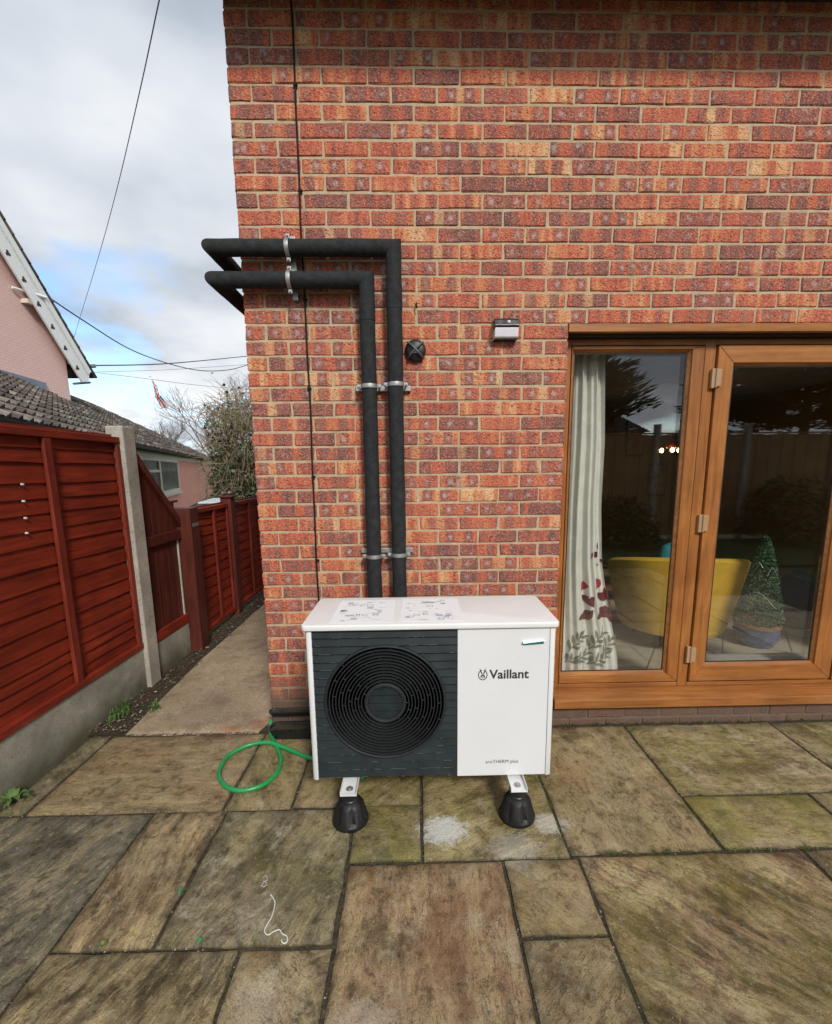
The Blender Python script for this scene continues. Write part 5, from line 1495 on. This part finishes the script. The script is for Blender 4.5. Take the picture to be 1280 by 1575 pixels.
cprint([[(262, 622), (385, 630), (385, 745), (320, 720), (280, 680)], [(378, 770), (365, 850), (340, 895), (235, 900), (260, 840), (310, 790)],
        [(425, 595), (505, 590), (515, 535), (545, 590), (560, 640), (520, 690), (470, 680), (435, 640)], [(415, 870), (420, 820), (450, 765), (520, 735), (560, 760), (590, 830), (585, 920), (545, 870), (510, 865)],
        [(375, 190), (395, 150), (440, 135), (438, 200), (410, 207)], [(432, 70), (445, 30), (447, 110), (438, 115)], [(550, 665), (578, 690), (580, 750), (555, 720)], [(470, 225), (495, 220), (492, 265), (475, 255)], [(430, 265), (452, 292), (430, 292)]], 'print_maroon', 'maroon_leaves')
cprint([[(258, 575), (262, 490), (290, 468), (328, 515), (300, 560)], [(402, 550), (408, 470), (430, 437), (470, 450), (483, 490), (460, 535), (430, 552)], [(345, 215), (350, 150), (365, 135), (362, 180)]], 'print_rose', 'rose_petals')
def sprig(x0, y0, x1, y1, n, w):
    out = []; d = Vector((x1 - x0, y1 - y0)); L = d.length; d.normalize(); nn = Vector((-d.y, d.x))
    out.append([(x0 + nn.x * 3, y0 + nn.y * 3), (x0 - nn.x * 3, y0 - nn.y * 3), (x1 - nn.x * 2, y1 - nn.y * 2), (x1 + nn.x * 2, y1 + nn.y * 2)])
    for k in range(n):
        s = .12 + .8 * k / n; b = Vector((x0, y0)) + d * L * s; sd_ = 1 if k % 2 else -1; e = (d * .8 + nn * sd_ * .75).normalized(); f = Vector((-e.y, e.x)); ll = w * uni(2.6, 3.6)
        out.append([tuple(b), tuple(b + e * ll * .35 + f * w * .5), tuple(b + e * ll * .7 + f * w * .38), tuple(b + e * ll), tuple(b + e * ll * .7 - f * w * .38), tuple(b + e * ll * .35 - f * w * .5)])
    e = d; f = nn; b = Vector((x1, y1)) - d * w
    out.append([tuple(b), tuple(b + e * w * 1.2 + f * w * .5), tuple(b + e * w * 3), tuple(b + e * w * 1.2 - f * w * .5)])
    return out
cprint(sprig(118, 1255, 265, 1060, 6, 36) + sprig(340, 1245, 470, 1020, 6, 36) + sprig(480, 1270, 600, 1110, 5, 34) + sprig(160, 1375, 330, 1285, 5, 34) + sprig(325, 1395, 560, 1255, 7, 34) + sprig(90, 1390, 200, 1300, 4, 30), 'print_sage', 'sage_sprigs')
cprint([[(432, 1000), (400, 940), (420, 890), (520, 880), (545, 960), (500, 1010)], [(215, 930), (340, 905), (330, 1000), (240, 1010)], [(420, 300), (490, 310), (495, 420), (430, 430)]], 'print_sage_light', 'faded_leaves', .0012) if False else None

def tub_chair():
    c = Vector((2.96, 1.03, FL)); root = empty('tub_armchair', c, 'mustard velvet tub armchair with its back to the glass', 'armchair')
    rot = rad(-100)               # direction the high back leans to (towards the door)
    n, m = 44, 12; half = rad(118)
    def prof(t, s, inner):
        # t: -1..1 round the shell, s: 0..1 up
        a = rot + t * half; k = math.cos(t * PI / 2 * .95)
        top = .56 + .20 * max(0, k) ** .8
        rad_ = (.385 + .125 * s ** .8) * (1 + .05 * math.cos(2 * t)) - (inner * .085)
        z = .15 + (top - .15) * s
        return Vector((c.x + rad_ * math.cos(a), c.y + .95 * rad_ * math.sin(a), c.z + z))
    vs = []
    for i in range(n + 1):
        t = -1 + 2 * i / n
        for j in range(m + 1): vs.append(prof(t, j / m, 0))
        for q in (.35, .7):
            a_ = prof(t, 1, 0).lerp(prof(t, 1, 1), q); a_.z += .022 * math.sin(q * PI); vs.append(a_)
        for j in range(m, -1, -1): vs.append(prof(t, j / m, 1))
    w = 2 * (m + 1) + 2
    fs = [(i * w + j, i * w + (j + 1) % w, (i + 1) * w + (j + 1) % w, (i + 1) * w + j) for i in range(n) for j in range(w)] + [tuple(range(w)), tuple(n * w + k for k in range(w - 1, -1, -1))]
    MB().add(vs, fs).build('shell', 'velvet_mustard', root, smooth=50)
    MB().lathe([(.001, .15), (.36, .15), (.40, .18), (.40, .36), (.37, .41), (.001, .43)], c, 32).build('seat', 'velvet_mustard', root, smooth=40)
    for a in (45, 135, 225, 315):
        p = c + Vector((math.cos(rad(a)) * .27, math.sin(rad(a)) * .27, 0)); MB().tube([p, p + Vector((-.03 * math.cos(rad(a)), -.03 * math.sin(rad(a)), .152))], [.014, .024], 10).build('leg', 'picture_frame', root, smooth=True)
    return root
tub_chair()
cu_ = MB(); cc = Vector((3.02, 1.0, FL + .66)); vs = []
for a in range(9):
    th = PI * a / 8
    for b in range(16):
        ph = 2 * PI * b / 16; f_ = lambda x: math.copysign(abs(x) ** .55, x); vs.append((cc.x + .2 * f_(math.cos(ph)) * math.sin(th) ** .6, cc.y + .08 * math.cos(th), cc.z + .17 * f_(math.sin(ph)) * math.sin(th) ** .6))
cu_.add(vs, [(a * 16 + b, a * 16 + (b + 1) % 16, (a + 1) * 16 + (b + 1) % 16, (a + 1) * 16 + b) for a in range(8) for b in range(16)])
tag(cu_.build('cushion', 'velvet_teal', None, smooth=True), 'teal cushion peeping over the back of the mustard armchair', 'cushion')
# potted conifer
pp = gpt(1161, 990, FL); pt2 = empty('potted_conifer', (pp.x, pp.y, FL), 'small potted conifer with fairy lights in a blue glazed pot', 'potted plant')
k_ = (pp - CAM).dot(FWD) / F_PX; R_ = 31 * k_; Hh = 36 * k_; TH_ = 128 * k_
MB().lathe([(.001, .0), (R_ * .72, .0), (R_ * .95, Hh * .35), (R_ * .98, Hh * .62), (R_ * .93, Hh * .82), (R_ * .80, Hh * .82)], pp, 28).build('pot', 'pot_glaze', pt2, smooth=40)
MB().lathe([(R_ * .80, Hh * .82), (R_ * .98, Hh * .83), (R_ * 1.0, Hh * .95), (R_ * .9, Hh * 1.0), (R_ * .8, Hh * .9), (.001, Hh * .88)], pp, 28).build('rim', 'pot_clay', pt2, smooth=40)
fo = MB()
for k in range(5200):
    h = rnd() ** 1.25; a = uni(0, 6.28); rr = R_ * 1.0 * (1 - h) ** .75 * (.55 + .45 * rnd() ** .4) + .012; leafquad(fo, Vector((pp.x + rr * math.cos(a), pp.y + rr * math.sin(a), FL + Hh + .01 + (TH_) * h)), uni(.008, .017), 1.8)
fo.build('foliage', 'needle_pot', pt2, kind='stuff')
MB().tube([(pp.x, pp.y, FL + Hh * .8), (pp.x, pp.y, FL + Hh + TH_ * .95)], [.012, .004], 6).build('stem', 'bark', pt2)
ls = MB()                      # short loops of fairy light wire tucked into the foliage
for q_ in range(9):
    h = uni(.05, .9); a0 = uni(0, 6.28); L_ = uni(.6, 1.3); pts_ = []
    for i in range(8):
        t_ = i / 7; hh = h + .10 * math.sin(t_ * 3 + q_); rr = R_ * 1.02 * max(.05, 1 - hh) ** .75 + .010; a = a0 + L_ * t_
        pts_.append((pp.x + rr * math.cos(a), pp.y + rr * math.sin(a), FL + Hh + .01 + TH_ * hh))
    ls.tube(spline(pts_, 3), .0012, 4)
ls.build('light_string', 'tape_backing', pt2, kind='stuff')
# grey draught cushion along the threshold
mb = MB(); vs = []; n_, m_ = 16, 12
for i in range(n_ + 1):
    x = 2.80 + .82 * i / n_; e = min(1, min(i, n_ - i) / 1.5 + .25)
    for j in range(m_): a = 2 * PI * j / m_; vs.append((x, .345 + .10 * math.cos(a) * (.6 + .4 * e), FL + .075 + .075 * math.sin(a) * e * (1 + .06 * mnoise.noise(Vector((x * 6, a, 0))))))
mb.add(vs, [(i * m_ + j, i * m_ + (j + 1) % m_, (i + 1) * m_ + (j + 1) % m_, (i + 1) * m_ + j) for i in range(n_) for j in range(m_)] + [tuple(range(m_)), tuple(n_ * m_ + j for j in range(m_))])
tag(mb.build('draught_cushion', 'grey_carpet', None, smooth=True), 'long grey fabric cushion lying inside the door pane', 'cushion')
# coffee table with things on it
tb = empty('coffee_table', (2.95, 2.2, FL), 'low wooden coffee table behind the armchair', 'table')
MB().box(2.35, 3.55, 1.9, 2.5, FL + .34, FL + .375).build('table_top', 'table_oak', tb, bevel=.004); MB().box(2.42, 3.48, 1.95, 2.45, FL + .17, FL + .19).build('shelf', 'table_oak', tb)
for x in (2.40, 3.45):
    for y in (1.94, 2.42): MB().box(x, x + .055, y, y + .05, FL, FL + .339).build('leg', 'table_oak', tb)
tag(MB().box(3.02, 3.22, 2.02, 2.14, FL + .376, FL + .43).build('tissue_box', 'paper', None, bevel=.004), 'small white box on the coffee table', 'box')
tag(MB().lathe([(.001, 0), (.06, 0), (.075, .03), (.07, .05), (.05, .03), (.001, .02)], (2.82, 2.1, FL + .376), 16).build('bowl', 'picture_frame', None, smooth=True), 'dark bowl on the coffee table beside the white box', 'bowl')
# navy bag beside the potted conifer
q = gpt(1212, 968, FL)
mb = MB(); mb.lathe([(.001, 0), (.13, 0), (.16, .15), (.15, .34), (.11, .45), (.04, .5), (.001, .5)], (q.x + .15, q.y + .12, FL), 18); tag(mb.build('fabric_bag', 'denim_blue', None, smooth=True), 'dark navy fabric bag standing right of the potted conifer', 'bag')
# pendant light, lit
pl = empty('pendant_light', (3.85, 2.8, 1.73), 'lit pendant lamp with glowing bulbs and red glass deep in the room', 'lamp')
MB().tube([(3.85, 2.8, 1.80), (3.85, 2.8, 2.479)], .008, 8).build('rod', 'picture_frame', pl); MB().lathe([(.001, 1.74), (.05, 1.75), (.04, 1.80), (.012, 1.83)], (3.85, 2.8, 0), 16).build('red_bowl', 'red_glass', pl, smooth=True)
for a in (0, 2.1, 4.2):
    dx_, dy_ = math.cos(a + .15), math.sin(a + .15); MB().tube([(3.85, 2.8, 1.80), (3.85 + .06 * dx_, 2.8 + .06 * dy_, 1.78), (3.85 + .105 * dx_, 2.8 + .105 * dy_, 1.75)], .006, 6).build('arm', 'picture_frame', pl)
    MB().lathe([(.001, -.034), (.016, -.026), (.022, -.008), (.016, .010), (.010, .018)], (3.85 + .105 * dx_, 2.8 + .105 * dy_, 1.735), 14).build('bulb', 'bulb_glow', pl, smooth=True)
for i, (a, b, c, d, lb) in enumerate(((1112, 652, 1160, 700, 'small framed picture on the back wall, upper left one'), (1112, 712, 1150, 762, 'small framed picture on the back wall, below the other'), (1168, 596, 1216, 700, 'tall framed picture on the back wall, right of the pair'))):
    p0, p1 = wpt(a, d, 4.78), wpt(c, b, 4.78)
    x0, x1 = min(p0.x, 5.5), min(p1.x, 5.58)
    if x1 - x0 < .15: x0, x1 = 5.0 - .4 * i, 5.3 - .4 * i
    pr = empty('picture', ((x0 + x1) / 2, 4.78, p0.z), lb, 'picture'); MB().box(x0, x1, 4.765, 4.799, p0.z, min(2.4, p1.z)).build('frame', 'picture_frame', pr, bevel=.004); MB().box(x0 + .03, x1 - .03, 4.760, 4.7645, p0.z + .03, min(2.4, p1.z) - .03).build('print', 'picture_print', pr)

# ------------------------------------------------------------------ the garden behind the camera (seen in the glass)
struct(MB().box(-1.06, 14, -14, -4.2, -.055, -.02).build('lawn', 'lawn'))
ORD = ('first', 'second', 'third', 'fourth', 'fifth', 'sixth', 'seventh')
for k in range(7):
    x0 = .2 + k * 1.93
    r_ = empty('garden_fence', (x0 + .95, -7.0, 0), 'brown close boarded garden fence bay behind the camera, ' + ORD[k] + ' from the house side', 'fence', 'garden fence bays in the reflection')
    mb = MB(); n_ = 13
    for i in range(n_):
        a = x0 + .07 + i * (1.78 / n_); mb.box(a, a + 1.78 / n_ - .006, -7.01 + (.012 if i % 2 else 0), -6.99 + (.012 if i % 2 else 0), .06, 2.2 + uni(-.01, .01))
    mb.build('boards', 'larch_fence', r_, kind='stuff'); MB().box(x0 + .06, x0 + 1.86, -7.02, -6.965, 2.215, 2.245).build('capping', 'larch_fence', r_)
    ps = MB().box(x0 - .06, x0 + .055, -7.06, -6.94, -.05, 2.42).build('garden_fence_post', 'post_concrete', None, bevel=.006); tag(ps, ORD[k] + ' concrete post of the garden fence behind the camera, mirrored in the glass', 'fence post', 'garden fence posts in the reflection')
def conifer(label, base, H, R, z0, n, seed, lean=(0, 0), taper=.35):
    random.seed(seed); root = empty('conifer', base, label, 'tree', 'garden conifers in the reflection'); B_ = Vector(base)
    MB().tube([B_, B_ + Vector((lean[0] * .5, lean[1] * .5, H * .5)), B_ + Vector((lean[0], lean[1], H))], [.16, .10, .02], 8).build('trunk', 'bark', root, smooth=True)
    fo = MB(); li = MB()
    for k in range(n):
        h = z0 + (H - z0) * rnd() ** 1.3; a = uni(0, 6.28); L = R * (1 - (h - z0) / (H - z0) * taper) * uni(.65, 1.1); p = B_ + Vector((0, 0, h)); d = Vector((math.cos(a), math.sin(a), uni(-.15, .22))); pts = [p]
        for i in range(5):
            d = (d + Vector((random.gauss(0, .07), random.gauss(0, .07), .055))).normalized(); pts.append(pts[-1] + d * L / 5)
        strand(li, pts, .022, .005, 3)
        for i in range(90):
            s = (.2 + .8 * rnd()) * 4.99; j = int(s); c = pts[j].lerp(pts[j + 1], s - j) + Vector((random.gauss(0, .07), random.gauss(0, .07), random.gauss(0, .05)))
            dd = (d * 1.0 + Vector((random.gauss(0, .35), random.gauss(0, .35), random.gauss(0, .2) + .05))).normalized(); e = dd.cross(Vector((random.gauss(0, 1), random.gauss(0, 1), random.gauss(0, 1)))).normalized(); sz = uni(.12, .28)
            fo.add([c - e * sz * .13, c + e * sz * .13, c + dd * sz], [(0, 1, 2)])
    li.build('branches', 'bark', root, kind='stuff'); fo.build('foliage', 'needle_dark', root, kind='stuff')
conifer('dark feathery conifer behind the camera, mirrored in the left pane', (4.2, -8.2, -.05), 4.2, 2.0, 2.4, 240, 3)
conifer('dark broad conifer behind the camera, mirrored in the right pane', (10.3, -8.4, -.05), 5.6, 2.7, 2.5, 300, 8)
random.seed(5)
def shrub(label, c, R, H, n, mat='leaf_ivy'):
    root = empty('garden_shrub', c, label, 'shrub', 'garden shrubs in the reflection'); fo = MB(); st = MB(); c = Vector(c)
    for k in range(6): a = k * 1.05; st.tube([c, c + Vector((math.cos(a) * R * .4, math.sin(a) * R * .4, H * .6))], [.02, .008], 5)
    for k in range(n):
        a = uni(0, 6.28); e = rnd() ** .33; ph = math.acos(uni(-.2, 1)); leafquad(fo, c + Vector((R * e * math.sin(ph) * math.cos(a), R * e * math.sin(ph) * math.sin(a), H * (.15 + .8 * e * max(0, math.cos(ph))))), uni(.04, .09))
    st.build('stems', 'bark', root); fo.build('leaves', mat, root, kind='stuff')
shrub('rounded green shrub by the garden fence, mirrored in the left pane', (5.0, -6.3, -.05), .8, 1.1, 1600); shrub('wide green shrub by the garden fence, mirrored in the right pane', (8.4, -6.3, -.05), .9, 1.5, 2000)
sh_ = empty('garden_shed', (6.6, -12.4, -.05), 'dark shed with felt roof beyond the garden fence, mirrored in the left pane', 'shed')
MB().box(5.3, 7.9, -13.4, -11.6, -.05, 2.6).build('wall', 'larch_fence', sh_); MB().prism([(5.1, -11.4, 2.6), (8.1, -11.4, 2.6), (6.6, -11.4, 3.3)], (0, -2.2, 0)).build('roof', 'shed_felt', sh_)

# far hedgerow closing the view past the end of the path
random.seed(91)
hg = MB(); ht = MB()
for k in range(9000):
    x = uni(-34, 34); h_ = 3.2 + 1.3 * mnoise.noise(Vector((x * .25, 0, 0))) + .5 * mnoise.noise(Vector((x * 1.1, 3, 0))); leafquad(hg, Vector((x, 58 + uni(-1.2, 1.2), h_ * rnd() ** .6)), uni(.25, .5), 1.4)
o = hg.build('hedgerow', 'leaf_ivy', None, kind='stuff', label='distant dark hedgerow closing the view behind the gardens')
